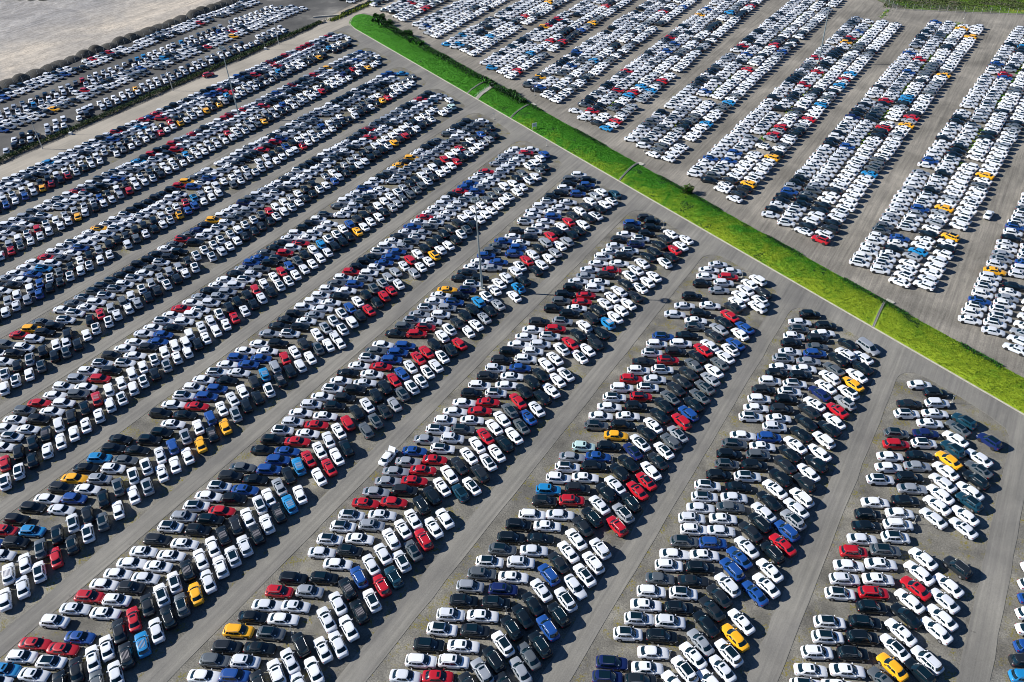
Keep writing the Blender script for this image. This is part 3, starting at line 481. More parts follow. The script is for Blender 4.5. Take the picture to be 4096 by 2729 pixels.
10001 -156 865, 10401 -109 898, 10000 -652 537, 10012 -614 567, 10001 -395 716, 10011 -354 746, 10113 -900 380, 10001 126 1072, 10011 -859 412, 10013 -1148 228, 10000 -649 563, 10012 -1108 256
10510 -112 927, 10202 -611 593, 10100 -161 897, 10001 -396 744, 10000 -899 406, 10012 -857 436, 10000 82 1070, 10000 124 1100, 10000 -1144 254, 10110 -154 922, 10312 -110 954, 10411 -609 619
10400 -1110 287, 10011 -656 593, 10411 -351 800, 10011 -856 461, 10000 -901 433, 10100 -399 772, 10000 82 1101, 11012 125 1133, 10000 -156 946, 10212 -1148 285, 10000 -113 981, 10001 -610 647
10001 -652 619, 10112 -394 796, 10112 -1109 317, 10113 -856 488, 10113 -903 458, 10312 -354 829, 10000 82 1127, 10000 122 1158, 10000 -605 672, 10100 -156 974, 10001 -650 644, 10010 -112 1007
10011 -857 512, 10112 -1150 317, 10110 -901 484, 10012 -1108 346, 10001 -396 826, 10112 -353 856, 10000 81 1156, 10112 127 1189, 10000 -896 506, 10001 -156 1004, 10113 -857 539, 10110 -656 675
10012 -1148 346, 10212 -1106 374, 10110 -118 1041, 10110 -398 855, 10401 -355 885, 10202 127 1217, 10000 80 1186, 10110 -1141 370, 10713 -854 563, 10110 -156 1033, 10012 -898 536, 10110 -653 701
11012 -614 730, 10001 -393 878, 10000 -1105 404, 10000 -119 1068, 10402 -351 912, 10000 -897 556, 10002 -606 753, 10800 80 1215, 10000 -854 588, 10001 -650 726, 10000 123 1246, 10112 -113 1095
10100 -159 1067, 10000 -354 938, 10110 -399 908, 10112 -1149 407, 10000 -1110 440, 10301 -898 583, 11012 82 1246, 10110 -609 784, 10000 -656 756, 10100 -395 935, 10000 -116 1124, 10102 -353 965
10100 -160 1096, 10312 -1104 465, 10612 133 1297, 10000 -854 636, 10212 -1149 438, 10110 -903 611, 10100 -652 782, 10000 81 1274, 10002 -612 814, 10001 -158 1121, 10002 -354 994, 10602 -401 965
10401 -853 662, 10010 -118 1158, 10012 -1148 469, 10012 -1341 342, 10713 -902 636, 10001 -1108 500, 10001 -651 810, 10001 -611 840, 10202 80 1305, 10210 -352 1020, 10002 -399 991, 10100 -157 1153
10401 -900 659, 10000 -859 689, 10012 -1146 496, 10000 -1104 526, 10100 -118 1191, 10012 -1342 370, 11012 87 1330, 10112 -610 867, 10000 -653 840, 10302 -349 1044, 10001 -897 685, 10100 -400 1020
10112 -857 714, 10000 -1101 553, 10100 -158 1187, 10000 -115 1216, 10001 -1147 528, 10411 -1385 369, 10000 -607 893, 10401 -652 866, 10112 -1347 400, 10001 -397 1043, 10410 -356 1078, 10000 -901 714
10510 -1144 555, 10800 -1103 585, 10401 -118 1247, 10100 -162 1220, 10202 -608 921, 10000 -651 894, 10011 -1344 429, 10110 -1389 399, 10102 -397 1073, 10510 -353 1104, 10210 -856 768, 10001 -900 741
10312 -111 1275, 10001 -159 1244, 10312 -1144 585, 10113 -1104 615, 10000 -650 920, 10501 -609 948, 10112 -1387 427, 10000 -1345 457, 10410 -899 766, 10212 -856 796, 10102 -355 1133, 10100 -402 1103
10212 -648 945, 10800 -1099 642, 10012 -113 1306, 10000 -1143 615, 10001 -607 975, 10000 -1341 483, 10600 -159 1278, 10113 -1387 455, 10202 -353 1159, 10202 -400 1128, 10101 -858 826, 10110 -903 797
10001 -154 1302, 10800 -112 1335, 10001 -1341 509, 10510 -1141 644, 10400 -650 977, 10010 -1388 483, 10312 -1106 676, 10110 -614 1008, 10300 -854 851, 10100 -400 1157, 10202 -354 1188, 10001 -899 823
10011 -155 1333, 10000 -112 1363, 10011 -1341 539, 10001 -1143 674, 10110 -1387 510, 10001 -609 1034, 10100 -655 1006, 10110 -1106 704, 10100 -399 1183, 10301 -354 1216, 10110 -901 853, 10212 -859 882
10100 -109 1392, 10200 -155 1362, 10112 -1385 539, 10001 -1145 704, 10110 -1104 732, 10010 -1348 570, 10110 -655 1037, 10100 -397 1212, 10000 -614 1067, 10012 -854 907, 10000 -357 1242, 10110 -901 881
10002 -1345 595, 10002 -608 1091, 10110 -156 1395, 10012 -1101 760, 10413 -1387 568, 10000 -1145 731, 10012 -850 931, 10000 -115 1425, 10100 -651 1065, 10200 -355 1269, 10200 -398 1240, 10400 -899 907
10011 -147 1418, 10010 -1389 598, 10110 -1144 762, 10010 -1349 626, 10000 -354 1295, 10113 -1102 793, 10500 -898 931, 10002 -856 961, 10100 -402 1268, 10320 -114 1461, 10000 -657 1098, 10100 -151 1453
10000 -1386 625, 10012 -1349 651, 10713 -1143 790, 10012 -352 1321, 10000 -852 985, 10001 -896 957, 10010 -1586 493, 10001 -651 1123, 10002 -610 1153, 10400 -400 1294, 10110 -1105 824, 10000 -394 1314
10500 -350 1345, 10110 -1346 678, 10310 -1141 818, 10010 -1098 847, 10000 -607 1180, 10010 -1390 655, 10012 -1589 520, 10401 -899 987, 10002 -858 1015, 10012 -654 1156, 10000 -1582 546, 10110 -601 1206
10000 -1388 681, 10400 -896 1011, 10312 -1347 709, 10012 -1628 520, 10112 -854 1041, 10000 -1099 877, 10000 -353 1380, 10400 -648 1182, 10100 -398 1350, 10400 -1145 850, 10100 -615 1218, 10400 -851 1067
10212 -1584 575, 10110 -895 1039, 10012 -1387 709, 10300 -397 1375, 10001 -1141 875, 10500 -352 1406, 10011 -1348 737, 10110 -1630 550, 10100 -647 1215, 10212 -1105 908, 10100 -608 1245, 10000 -1094 928
10010 -1344 762, 10312 -1625 576, 10000 -1388 737, 10100 -397 1403, 10110 -1142 904, 10000 -1080 947, 10011 -898 1071, 10110 -1590 611, 10011 -650 1248, 10000 -859 1112, 10713 -611 1280, 10212 -1580 632
10010 -1386 763, 10110 -1346 791, 10400 -394 1431, 10000 -1102 958, 10012 -898 1097, 10110 -1627 608, 10010 -1373 782, 10001 -1141 944, 10001 -857 1139, 10000 -607 1307, 10110 -651 1281, 10001 -1347 815
10110 -1579 660, 10000 -1622 636, 10012 -1104 985, 10011 -353 1489, 10101 -896 1125, 10100 -398 1463, 10000 -1610 653, 10302 -1140 970, 10010 -1389 806, 10301 -856 1169, 10000 -608 1337, 10100 -650 1313
10000 -397 1484, 10000 -1348 845, 10012 -355 1514, 10010 -1103 1015, 10110 -896 1155, 10000 -1593 692, 10012 -1142 998, 10110 -1633 672, 10001 -1388 838, 10000 -604 1366, 10100 -859 1197, 10001 -1346 872
10001 -648 1342, 10000 -399 1511, 10111 -1103 1042, 10111 -895 1182, 10110 -359 1545, 10012 -1594 717, 10011 -1387 864, 10012 -1144 1028, 10301 -856 1225, 10100 -603 1399, 10401 -1348 899, 10000 -397 1538
10001 -646 1372, 10401 -1099 1068, 10711 -899 1212, 10012 -1591 748, 10500 -1142 1054, 10012 -1388 891, 10111 -1634 731, 10000 -642 1400, 10000 -397 1565, 10001 -1347 929, 10000 -841 1270, 10012 -895 1238
10102 -1102 1100, 10002 -607 1434, 10011 -1595 774, 10001 -1142 1081, 10010 -386 1589, 10111 -1388 920, 10401 -1634 758, 10111 -1348 957, 10100 -641 1433, 10112 -1841 628, 10000 -602 1463, 10411 -1103 1127
10001 -893 1269, 10712 -849 1302, 10011 -1594 804, 10112 -1142 1111, 10112 -1389 946, 10300 -1633 785, 10011 -1348 983, 10010 -1839 653, 10001 -598 1491, 10401 -1103 1153, 10311 -1592 828, 10001 -898 1296
10012 -648 1467, 10212 -1143 1139, 10110 -1388 976, 10100 -856 1333, 10210 -1630 815, 10000 -1878 652, 10111 -1347 1012, 10011 -1841 681, 10001 -1104 1182, 10011 -896 1323, 10111 -1590 857, 10001 -646 1496
10312 -1139 1166, 10400 -1388 1002, 10000 -1632 840, 10300 -1879 683, 10310 -1840 709, 10012 -1347 1041, 10100 -851 1383, 10111 -1593 885, 10000 -892 1358, 10012 -600 1555, 10300 -1143 1193, 10011 -1388 1029
10001 -645 1529, 10012 -1631 871, 10002 -1345 1067, 10010 -1880 708, 10511 -1837 738, 10300 -1101 1237, 10002 -894 1382, 10000 -853 1412, 10012 -1594 914, 10300 -1142 1219, 10100 -598 1586, 10001 -1386 1061
10100 -644 1561, 10300 -1633 899, 10001 -1347 1094, 10111 -1838 766, 10010 -1878 740, 10001 -1102 1265, 10400 -893 1411, 10110 -1592 942, 10000 -850 1443, 10001 -1141 1250, 10100 -641 1589, 10400 -1388 1088
10301 -1633 926, 10400 -603 1619, 10500 -1878 766, 10000 -1347 1123, 10100 -1840 795, 10001 -1100 1294, 10011 -1593 969, 10000 -894 1440, 10001 -596 1642, 10300 -850 1473, 10410 -1143 1277, 10500 -1390 1116
10310 -1635 955, 10001 -1345 1150, 10100 -643 1622, 10002 -1878 793, 10012 -1839 822, 10812 -1103 1322, 10012 -1592 998, 10100 -894 1471, 10212 -1388 1142, 10011 -1143 1307, 10300 -1631 980, 10001 -597 1676
10000 -856 1506, 10201 -1880 820, 10100 -643 1654, 10010 -1838 851, 10000 -1348 1180, 10011 -1104 1349, 10310 -849 1530, 10310 -894 1502, 10111 -1390 1170, 10111 -1143 1337, 10101 -1633 1010, 10012 -1838 876
10100 -1877 849, 10001 -639 1682, 10000 -1348 1208, 10000 -1101 1377, 10012 -1593 1053, 10110 -1141 1365, 10011 -1389 1199, 10012 -1632 1037, 10400 -897 1534, 10112 -853 1564, 10001 -1880 879, 10000 -1838 907
10110 -1350 1237, 10100 -1101 1408, 10011 -1591 1083, 10101 -1140 1389, 10711 -1387 1227, 10100 -850 1590, 10110 -895 1560, 10012 -1634 1065, 10001 -1837 934, 10112 -1879 905, 10111 -1348 1264, 10012 -1102 1435
10001 -1593 1111, 10102 -1142 1417, 10012 -1388 1255, 10012 -1631 1093, 10000 -896 1587, 10011 -2086 793, 10000 -854 1622, 10311 -1880 934, 10102 -1350 1292, 10212 -1103 1461, 10000 -1594 1138, 10100 -1142 1445
10012 -1385 1283, 10400 -892 1617, 10012 -1635 1120, 10401 -2084 821, 10010 -1837 989, 10110 -1880 964, 10801 -1348 1321, 10100 -854 1655, 10110 -1101 1490, 10101 -1593 1164, 10200 -2125 807, 10110 -1141 1476
10002 -845 1676, 10001 -1389 1312, 10202 -2086 848, 10012 -1633 1152, 10100 -897 1649, 10000 -1347 1347, 10111 -1879 990, 10210 -1840 1019, 10000 -1103 1519, 10102 -1591 1195, 10310 -2122 839, 10011 -1142 1502
10511 -1388 1338, 10010 -1633 1177, 10100 -1878 1015, 10001 -2085 876, 10001 -894 1679, 10001 -1839 1047, 10001 -1350 1376, 10100 -854 1712, 10000 -1103 1547, 10100 -1592 1222, 10010 -2126 867, 10001 -1142 1529
10111 -1389 1368, 10012 -1635 1205, 10100 -889 1708, 10001 -2085 904, 10111 -1880 1046, 10112 -1837 1075, 10000 -1347 1406, 10000 -852 1739, 10001 -1100 1573, 10012 -2124 893, 10100 -1591 1252, 10001 -1142 1557
10110 -1388 1395, 10012 -843 1763, 10010 -2084 930, 10012 -1635 1235, 10011 -1837 1102, 10111 -1880 1073, 10100 -1348 1432, 10000 -895 1738, 10000 -1101 1604, 10002 -1594 1278, 10410 -2124 922, 10001 -1143 1587
10101 -1389 1425, 10212 -1634 1262, 10011 -2082 963, 10012 -1839 1128, 10112 -1877 1103, 10301 -1346 1462, 10300 -895 1769, 10000 -1099 1632, 11000 -853 1803, 10010 -1593 1306, 10012 -2126 949, 10200 -1142 1614
10000 -1386 1451, 10400 -1632 1289, 10011 -889 1793, 10300 -1346 1486, 10011 -2086 990, 10011 -1879 1131, 10812 -1839 1159, 10002 -1101 1659, 10012 -1591 1334, 10000 -2125 977, 10201 -1142 1641, 10000 -1388 1480
10000 -1634 1316, 10800 -2084 1017, 10201 -1349 1514, 10500 -1837 1186, 10012 -1879 1159, 10000 -1094 1691, 10301 -2125 1005, 10001 -1593 1363, 10200 -1141 1671, 10001 -1389 1508, 10000 -1632 1345, 10011 -2086 1042
10211 -1348 1543, 10001 -1882 1185, 10511 -1841 1214, 10000 -1096 1723, 10300 -2124 1034, 10101 -1593 1391, 10012 -1385 1536, 10010 -1143 1702, 10301 -1633 1373, 10111 -2085 1073, 10402 -1879 1214, 10000 -1838 1243
10201 -1348 1572, 10000 -1128 1727, 10301 -2123 1064, 10100 -1594 1419, 10301 -1387 1563, 10001 -1631 1400, 10112 -2330 932, 10012 -1100 1762, 10011 -2086 1101, 10712 -1877 1243, 10210 -1350 1598, 10000 -1837 1271
10301 -2123 1092, 10012 -1595 1448, 10100 -1136 1759, 10100 -1386 1592, 10101 -1632 1429, 10011 -2084 1127, 10501 -2331 961, 10000 -1095 1792, 10311 -1878 1269, 10012 -1350 1627, 10011 -1839 1298, 10011 -2368 951
10000 -1594 1474, 10501 -2126 1117, 10100 -1387 1619, 10000 -2331 989, 10200 -1138 1791, 10310 -2085 1156, 10110 -1633 1460, 10000 -1879 1296, 10101 -1349 1655, 10200 -1103 1828, 10011 -2372 979, 10101 -2126 1144
10501 -1590 1505, 10000 -1387 1649, 10511 -2328 1018, 10410 -2082 1184, 10010 -1879 1324, 10211 -1840 1353, 10000 -1348 1685, 10101 -1103 1854, 10012 -2370 1005, 10010 -2123 1173, 10010 -1595 1530, 10012 -1144 1837
10300 -1389 1676, 10302 -1633 1514, 10011 -2331 1047, 10011 -2085 1213, 10001 -1879 1354, 10001 -1348 1711, 10002 -1840 1382, 10011 -2371 1036, 10101 -1594 1559, 10000 -1141 1865, 10101 -2126 1203, 10010 -1388 1703
10001 -1630 1543, 10811 -2330 1074, 10011 -2085 1241, 10000 -1348 1738, 10001 -1875 1383, 10311 -1839 1410, 10010 -2369 1063, 10112 -1594 1587, 10010 -2124 1231, 10011 -1141 1895, 10111 -1388 1731, 10101 -1632 1569
10412 -2330 1103, 10012 -2084 1269, 10400 -1348 1766, 10011 -1880 1409, 10012 -1839 1439, 10100 -2370 1091, 10012 -2125 1257, 10011 -1593 1615, 10510 -1142 1922, 10410 -1387 1760, 10301 -1631 1596, 10111 -2081 1296
10111 -2328 1132, 10012 -1878 1438, 10111 -1347 1796, 10012 -1841 1465, 10110 -2370 1118, 10010 -1593 1642, 10212 -2124 1288, 10010 -1387 1788, 10311 -1634 1626, 10010 -2084 1324, 10412 -2332 1159, 10010 -1837 1492
10300 -1348 1824, 10010 -2370 1146, 10200 -2125 1313, 10112 -1594 1671, 10011 -1385 1817, 10012 -2329 1186, 10300 -1634 1654, 10002 -2084 1351, 10011 -1880 1493, 10000 -1348 1853, 10000 -1838 1524, 10001 -2370 1174
10000 -2125 1339, 10111 -1593 1699, 10401 -1389 1842, 10101 -1631 1681, 10102 -2329 1216, 10001 -2084 1381, 10011 -1838 1550, 10010 -1879 1524, 10000 -1348 1882, 10002 -2371 1202, 10112 -1592 1727, 10000 -2126 1371
10100 -1385 1872, 10210 -1633 1709, 10000 -2332 1241, 10112 -1879 1548, 10012 -2084 1410, 10301 -1348 1907, 10010 -1839 1580, 10001 -2371 1230, 10012 -1595 1755, 10101 -2125 1399, 10011 -1390 1899, 10001 -2331 1269
10011 -2082 1438, 10011 -1633 1740, 10111 -1878 1577, 10010 -1839 1604, 10311 -1346 1936, 10012 -2369 1259, 10811 -1593 1782, 10700 -2125 1425, 10011 -1631 1766, 10100 -1390 1928, 10000 -2086 1466, 10402 -1836 1636
10111 -1347 1967, 10512 -1881 1608, 10011 -2371 1285, 10002 -2124 1455, 10110 -1593 1812, 10500 -1388 1956, 10001 -2328 1327, 10001 -1636 1794, 10002 -2084 1493, 10001 -1838 1662, 10110 -1879 1636, 10012 -2370 1314
10410 -1592 1837, 10000 -2124 1481, 10101 -1388 1984, 10000 -1632 1822, 10000 -2085 1519, 10200 -2331 1355, 10011 -1879 1662, 10012 -1838 1692, 10312 -2369 1342, 10011 -2123 1509, 10100 -1593 1866, 10100 -1389 2010
10010 -1633 1849, 10000 -2330 1384, 10011 -1878 1689, 10000 -2086 1551, 10012 -1838 1719, 10310 -2369 1370, 10300 -2123 1538, 10010 -1594 1895, 10010 -1632 1878, 10301 -2331 1410, 10011 -1877 1718, 10010 -2084 1579
10011 -1839 1744, 10101 -2373 1398, 10301 -2121 1567, 10110 -1594 1921, 10012 -1633 1906, 10012 -2084 1604, 10000 -2331 1441, 10001 -1839 1774, 10210 -1880 1748, 10302 -2370 1426, 10101 -1594 1950, 10401 -2125 1595
10112 -1633 1933, 10201 -2330 1467, 10012 -2084 1634, 10511 -1882 1772, 10100 -1839 1801, 10011 -2371 1454, 10002 -1596 1978, 10000 -2125 1623, 10000 -1633 1960, 10310 -2082 1660, 10400 -2327 1497, 10101 -1840 1827
10011 -1879 1803, 10011 -2369 1482, 10011 -2126 1648, 10002 -1633 1988, 10000 -2329 1523, 10211 -2083 1689, 10311 -1879 1830, 10100 -1840 1857, 10000 -2370 1509, 10000 -1594 2034, 10312 -2123 1679, 10011 -1632 2018
10801 -2083 1716, 10001 -2330 1550, 10011 -1839 1886, 10001 -1881 1858, 10101 -2371 1537, 10012 -1592 2062, 10011 -2125 1705, 10012 -1632 2044, 10102 -2083 1743, 10812 -2330 1579, 10111 -1840 1914, 10400 -2369 1568
10911 -1593 2089, 10300 -2125 1733, 10301 -2083 1770, 10011 -2329 1605, 10111 -1838 1942, 10001 -1879 1916, 10112 -2370 1596, 10310 -2126 1762, 10012 -2331 1634, 10100 -2083 1800, 10000 -1840 1967, 10200 -1880 1943
10101 -2370 1620, 10311 -2125 1790, 10212 -1876 1967, 10011 -1634 2130, 10011 -2331 1663, 10200 -2086 1827, 10100 -1838 1999, 10012 -2369 1651, 10010 -2124 1818, 10810 -2329 1690, 10001 -2083 1857, 10801 -1839 2027
10210 -1878 2001, 10011 -2370 1678, 10511 -2127 1846, 10311 -2082 1885, 10100 -2331 1719, 10010 -1880 2025, 10401 -1838 2055, 10011 -2125 1873, 10011 -2370 1709, 10012 -2087 1911, 10802 -2331 1748, 10000 -1880 2054
10012 -1838 2083, 10012 -2368 1735, 10312 -2124 1900, 10311 -2329 1775, 10010 -2082 1941, 10111 -1877 2085, 10011 -1840 2110, 10110 -2368 1763, 10011 -2124 1928, 10111 -2332 1803, 10012 -2086 1969, 10012 -1839 2137
10101 -1880 2110, 10001 -2368 1791, 10000 -2124 1960, 10011 -2332 1831, 10411 -2086 1998, 10010 -1840 2165, 10000 -1880 2138, 10101 -2124 1983, 10700 -2371 1818, 10012 -2331 1858, 10111 -2083 2026, 10001 -1877 2165
10011 -1841 2193, 10411 -2370 1845, 10000 -2124 2012, 10311 -2330 1887, 10011 -2084 2055, 10200 -1879 2195, 10010 -2369 1874, 10101 -2125 2040, 10011 -2328 1916, 10001 -2084 2081, 10201 -1878 2223, 10000 -2125 2069
10012 -2370 1905, 10100 -2329 1943, 10001 -2086 2109, 10200 -1879 2250, 10010 -2124 2095, 10010 -2370 1931, 10301 -2330 1970, 10001 -2083 2138, 10312 -2371 1960, 10000 -2124 2127, 10110 -2085 2163, 10301 -2331 1998
10110 -2371 1986, 10610 -2124 2154, 10212 -2330 2026, 10011 -2084 2193, 10111 -2369 2014, 10110 -2126 2182, 10312 -2328 2056, 10111 -2085 2221, 10010 -2372 2043, 10412 -2125 2209, 10801 -2086 2247, 10311 -2331 2085
10711 -2369 2071, 10011 -2126 2238, 10211 -2331 2109, 10000 -2086 2278, 10111 -2372 2099, 10010 -2123 2266, 10000 -2330 2138, 10012 -2086 2304, 10012 -2369 2126, 10211 -2124 2292, 10000 -2333 2165, 10011 -2370 2154
10111 -2124 2323, 10101 -2329 2195, 10010 -2371 2183, 10011 -2125 2350, 10110 -2329 2224, 10211 -2371 2210, 10811 -2330 2249, 10200 -2372 2240, 10110 -2330 2276, 10200 -2371 2267, 10200 -2370 2293, 10101 -2331 2335
10200 -2368 2321, 10101 -2330 2361, 10712 -2369 2350, 10111 -2329 2391, 10002 -2368 2378, 10110 -2328 2419, 10001 -2369 2410, 10011 -2368 2463, 10210 -2368 923, 10101 -2331 903, 10410 -2127 781, 10010 -2084 765
30001 139 1598, 30000 143 1629, 30301 145 1657, 30011 146 1687, 30010 150 1718, 30011 -61 1743, 30001 -110 1731, 30010 -58 1770, 30012 -107 1760, 30000 -57 1801, 30001 -107 1790, 30010 -54 1829
30000 -107 1819, 30010 -54 1861, 30300 -107 1852, 30011 -48 1893, 30700 -100 1880, 30111 -47 1923, 30001 -99 1911, 30000 -49 1952, 30001 -96 1940, 30812 -47 1982, 30101 -94 1972, 30412 -312 1827
30011 -92 2000, 30011 -311 1856, 30010 -40 2044, 30002 -359 1848, 30110 -305 1888, 30311 -91 2033, 30012 -37 2075, 30100 -357 1875, 30001 -88 2061, 30100 -309 1919, 30010 -38 2107, 30010 -357 1905
30300 -89 2090, 30011 -307 1949, 30001 -35 2136, 30010 -352 1936, 30800 -85 2120, 30012 -306 1978, 30012 -34 2167, 30100 -353 1966, 30000 -84 2148, 30001 -300 2010, 30000 -30 2198, 30301 -80 2179
30100 -354 1996, 30000 -301 2041, 30000 -28 2227, 30001 -79 2211, 30000 -353 2028, 30011 -302 2071, 30012 -26 2257, 30000 -77 2239, 30000 -350 2059, 30000 -564 1925, 30000 -299 2102, 30201 -25 2288
30010 -76 2269, 30101 -349 2086, 30101 -563 1954, 30001 -299 2133, 30001 -24 2319, 30011 -346 2115, 30011 -76 2300, 30011 -296 2163, 30112 -559 1987, 30800 -24 2351, 30001 -611 1959, 30011 -72 2329
30001 -345 2146, 30000 -293 2194, 30000 -19 2379, 30811 -559 2018, 30002 -611 1987, 30011 -71 2360, 30001 -343 2178, 30701 -292 2224, 30012 -560 2047, 30000 -18 2411, 30101 -609 2017, 30010 -66 2388
30011 -341 2207, 30011 -556 2077, 30012 -14 2442, 30212 -292 2256, 30001 -608 2048, 30011 -338 2237, 30211 -287 2287, 30010 -14 2471, 30011 -556 2111, 30000 -606 2078, 30002 -61 2451, 30012 -340 2266
30001 -11 2502, 30212 -290 2316, 30011 -557 2138, 30000 -606 2108, 30010 -336 2295, 30010 -63 2482, 30012 -286 2344, 30011 -11 2532, 30011 -555 2169, 30001 -605 2136, 30011 -58 2511, 30012 -334 2327
30311 -8 2562, 30012 -284 2378, 30811 -554 2199, 30011 -601 2168, 30012 -57 2540, 30010 -336 2357, 30012 -6 2592, 30011 -282 2407, 30112 -549 2229, 30001 -602 2199, 30000 -811 2061, 30000 -55 2569
30012 -334 2387, 30011 0 2623, 30001 -281 2438, 30011 -553 2261, 30100 -55 2598, 30000 -813 2093, 30001 -333 2420, 30000 -861 2067, 30012 -2 2652, 30011 -281 2466, 30201 -550 2291, 30012 -601 2259
30111 -53 2630, 30001 -812 2124, 30001 -331 2447, 30200 -860 2098, 30300 1 2686, 30312 -281 2499, 30010 -549 2323, 30011 -49 2660, 30101 -327 2477, 30002 -809 2153, 30210 -861 2128, 30001 -278 2526
30200 2 2717, 30012 -550 2352, 30312 -598 2320, 30011 -48 2691, 30111 -329 2508, 30012 -861 2159, 30100 4 2745, 30001 -277 2560, 30410 -597 2347, 30112 -545 2383, 30011 -45 2720, 30412 -327 2538
30000 -810 2215, 30012 -858 2187, 30801 -272 2588, 30001 7 2777, 30111 -542 2411, 30012 -44 2747, 30312 -595 2379, 30011 -322 2567, 30001 -807 2244, 30002 -859 2217, 30012 11 2806, 30300 -272 2622
30310 -544 2442, 30411 -595 2408, 30011 -43 2779, 30010 -810 2277, 30311 -859 2249, 30001 12 2839, 30400 -271 2651, 30000 -591 2436, 30111 -42 2808, 30001 -543 2474, 30001 -320 2624, 30011 -807 2307
30112 -855 2277, 30000 13 2868, 30111 -269 2680, 30012 -592 2467, 30401 -539 2504, 30011 -36 2842, 30001 -319 2657, 30701 -804 2336, 30701 -1063 2167, 30110 -859 2307, 30001 15 2899, 30012 -265 2711
30010 -38 2870, 30011 -591 2499, 30000 -538 2535, 30001 -320 2687, 30001 -1057 2197, 30011 -808 2370, 30201 -856 2338, 30001 16 2929, 30002 -32 2899, 30201 -588 2526, 30000 -265 2744, 30300 -314 2716
30000 -538 2565, 30100 -1108 2190, 30001 -805 2398, 30400 -1061 2228, 30211 -855 2369, 30000 20 2961, 30001 -33 2928, 30001 -265 2773, 30101 -586 2559, 30000 -538 2596, 30112 -315 2746, 30001 -1111 2220
30011 -1060 2257, 30000 -808 2427, 30011 -856 2398, 30011 -29 2960, 30012 -263 2806, 30012 -587 2590, 30712 -536 2627, 30710 -314 2778, 30000 -1110 2250, 30210 -803 2458, 30302 -1065 2286, 30011 -855 2430
30200 -27 2989, 30001 -263 2833, 30010 -588 2616, 30712 -313 2805, 30012 -536 2658, 30202 -805 2490, 30311 -1064 2317, 30010 -855 2459, 30200 -27 3018, 30211 -259 2865, 30011 -588 2648, 30012 -311 2836
30211 -532 2688, 30201 -1111 2310, 30700 -800 2519, 30002 -855 2487, 30311 -1063 2349, 30011 -27 3050, 30310 -260 2895, 30311 -585 2679, 30011 -309 2868, 30011 -535 2717, 30102 -1108 2339, 30001 -802 2548
30011 -19 3080, 30111 -583 2707, 30311 -258 2926, 30011 -310 2898, 30110 -534 2748, 30000 -1112 2369, 30200 -799 2580, 30000 -853 2547, 30012 -18 3110, 30110 -580 2735, 30312 -1062 2412, 30312 -256 2957
30012 -307 2928, 30012 -531 2779, 30000 -800 2609, 30002 -1111 2401, 30011 -851 2578, 30000 -17 3140, 30010 -254 2985, 30300 -1064 2442, 30010 -580 2769, 30111 -305 2955, 30711 -527 2809, 30001 -1314 2289
30710 -1113 2430, 30012 -801 2641, 30010 -16 3171, 30012 -853 2608, 30300 -1062 2473, 30011 -302 2985, 30012 -580 2798, 30012 -253 3019, 30011 -526 2841, 30012 -1314 2317, 30411 -1111 2461, 30112 -13 3199
30010 -851 2639, 30011 -802 2673, 30801 -248 3047, 30012 -577 2828, 30701 -1065 2502, 30210 -305 3018, 30012 -1361 2308, 30412 -528 2869, 30012 -1313 2347, 30000 -1112 2491, 30012 -849 2668, 30000 -13 3230
30010 -799 2702, 30011 -573 2858, 30200 -303 3045, 30200 -252 3080, 30012 -1362 2335, 30010 -1066 2534, 30001 -525 2902, 30010 -1314 2377, 30010 -12 3257, 30001 -851 2697, 30701 -1111 2523, 30010 -801 2733
30001 -574 2888, 30012 -249 3110, 30211 -297 3078, 30212 -1067 2562, 30111 -1361 2365, 30700 -523 2931, 30210 -1313 2408, 30012 -847 2728, 30012 -1113 2552, 30011 -799 2763, 30000 -573 2916, 30001 -246 3140
30410 -1064 2592, 30211 -298 3108, 30012 -1363 2397, 30001 -522 2962, 30001 -1313 2440, 30011 -847 2760, 30012 -799 2793, 30012 -1116 2581, 30010 -573 2947, 30200 -295 3136, 30001 -246 3170, 30000 -1066 2623
30000 -521 2992, 30010 -1362 2427, 30012 -1313 2469, 30010 -1114 2607, 30012 -798 2822, 30000 -847 2789, 30002 -572 2976, 30000 -292 3166, 30002 -246 3200, 30001 -1063 2655, 30012 -520 3022, 30010 -1365 2458
30111 -1315 2498, 30411 -844 2819, 30012 -794 2854, 30300 -1113 2640, 30011 -569 3008, 30001 -292 3195, 30012 -243 3229, 30001 -519 3053, 30200 -1367 2489, 30200 -1314 2529, 30002 -1112 2671, 30310 -569 3037
30012 -797 2886, 30010 -242 3261, 30011 -291 3228, 30012 -1065 2715, 30000 -519 3083, 30000 -1362 2518, 30001 -1312 2564, 30311 -565 3068, 30010 -844 2881, 30000 -1116 2701, 30012 -795 2917, 30010 -1563 2401
30000 -289 3258, 30301 -238 3293, 30002 -1064 2746, 30300 -517 3114, 30010 -1365 2547, 30000 -1313 2591, 30310 -846 2909, 30000 -1116 2729, 30010 -568 3097, 30010 -796 2947, 30011 -1565 2431, 30001 -238 3323
30001 -290 3288, 30002 -1063 2776, 30301 -1362 2577, 30200 -515 3146, 30011 -844 2937, 30010 -562 3127, 30012 -1116 2758, 30001 -1318 2623, 30110 -288 3315, 30312 -793 2978, 30001 -236 3352, 30000 -1613 2428
30410 -1566 2460, 30012 -1066 2804, 30100 -514 3178, 30301 -1367 2605, 30100 -285 3344, 30110 -844 2969, 30100 -565 3157, 30000 -1319 2652, 30000 -232 3383, 30011 -1116 2789, 30001 -1612 2458, 30312 -795 3007
30010 -1565 2493, 30000 -515 3207, 30011 -1068 2836, 30311 -1367 2639, 30201 -563 3186, 30011 -844 2998, 30000 -1115 2819, 30200 -1316 2684, 30002 -285 3377, 30511 -792 3037, 30000 -232 3414, 30012 -1614 2487
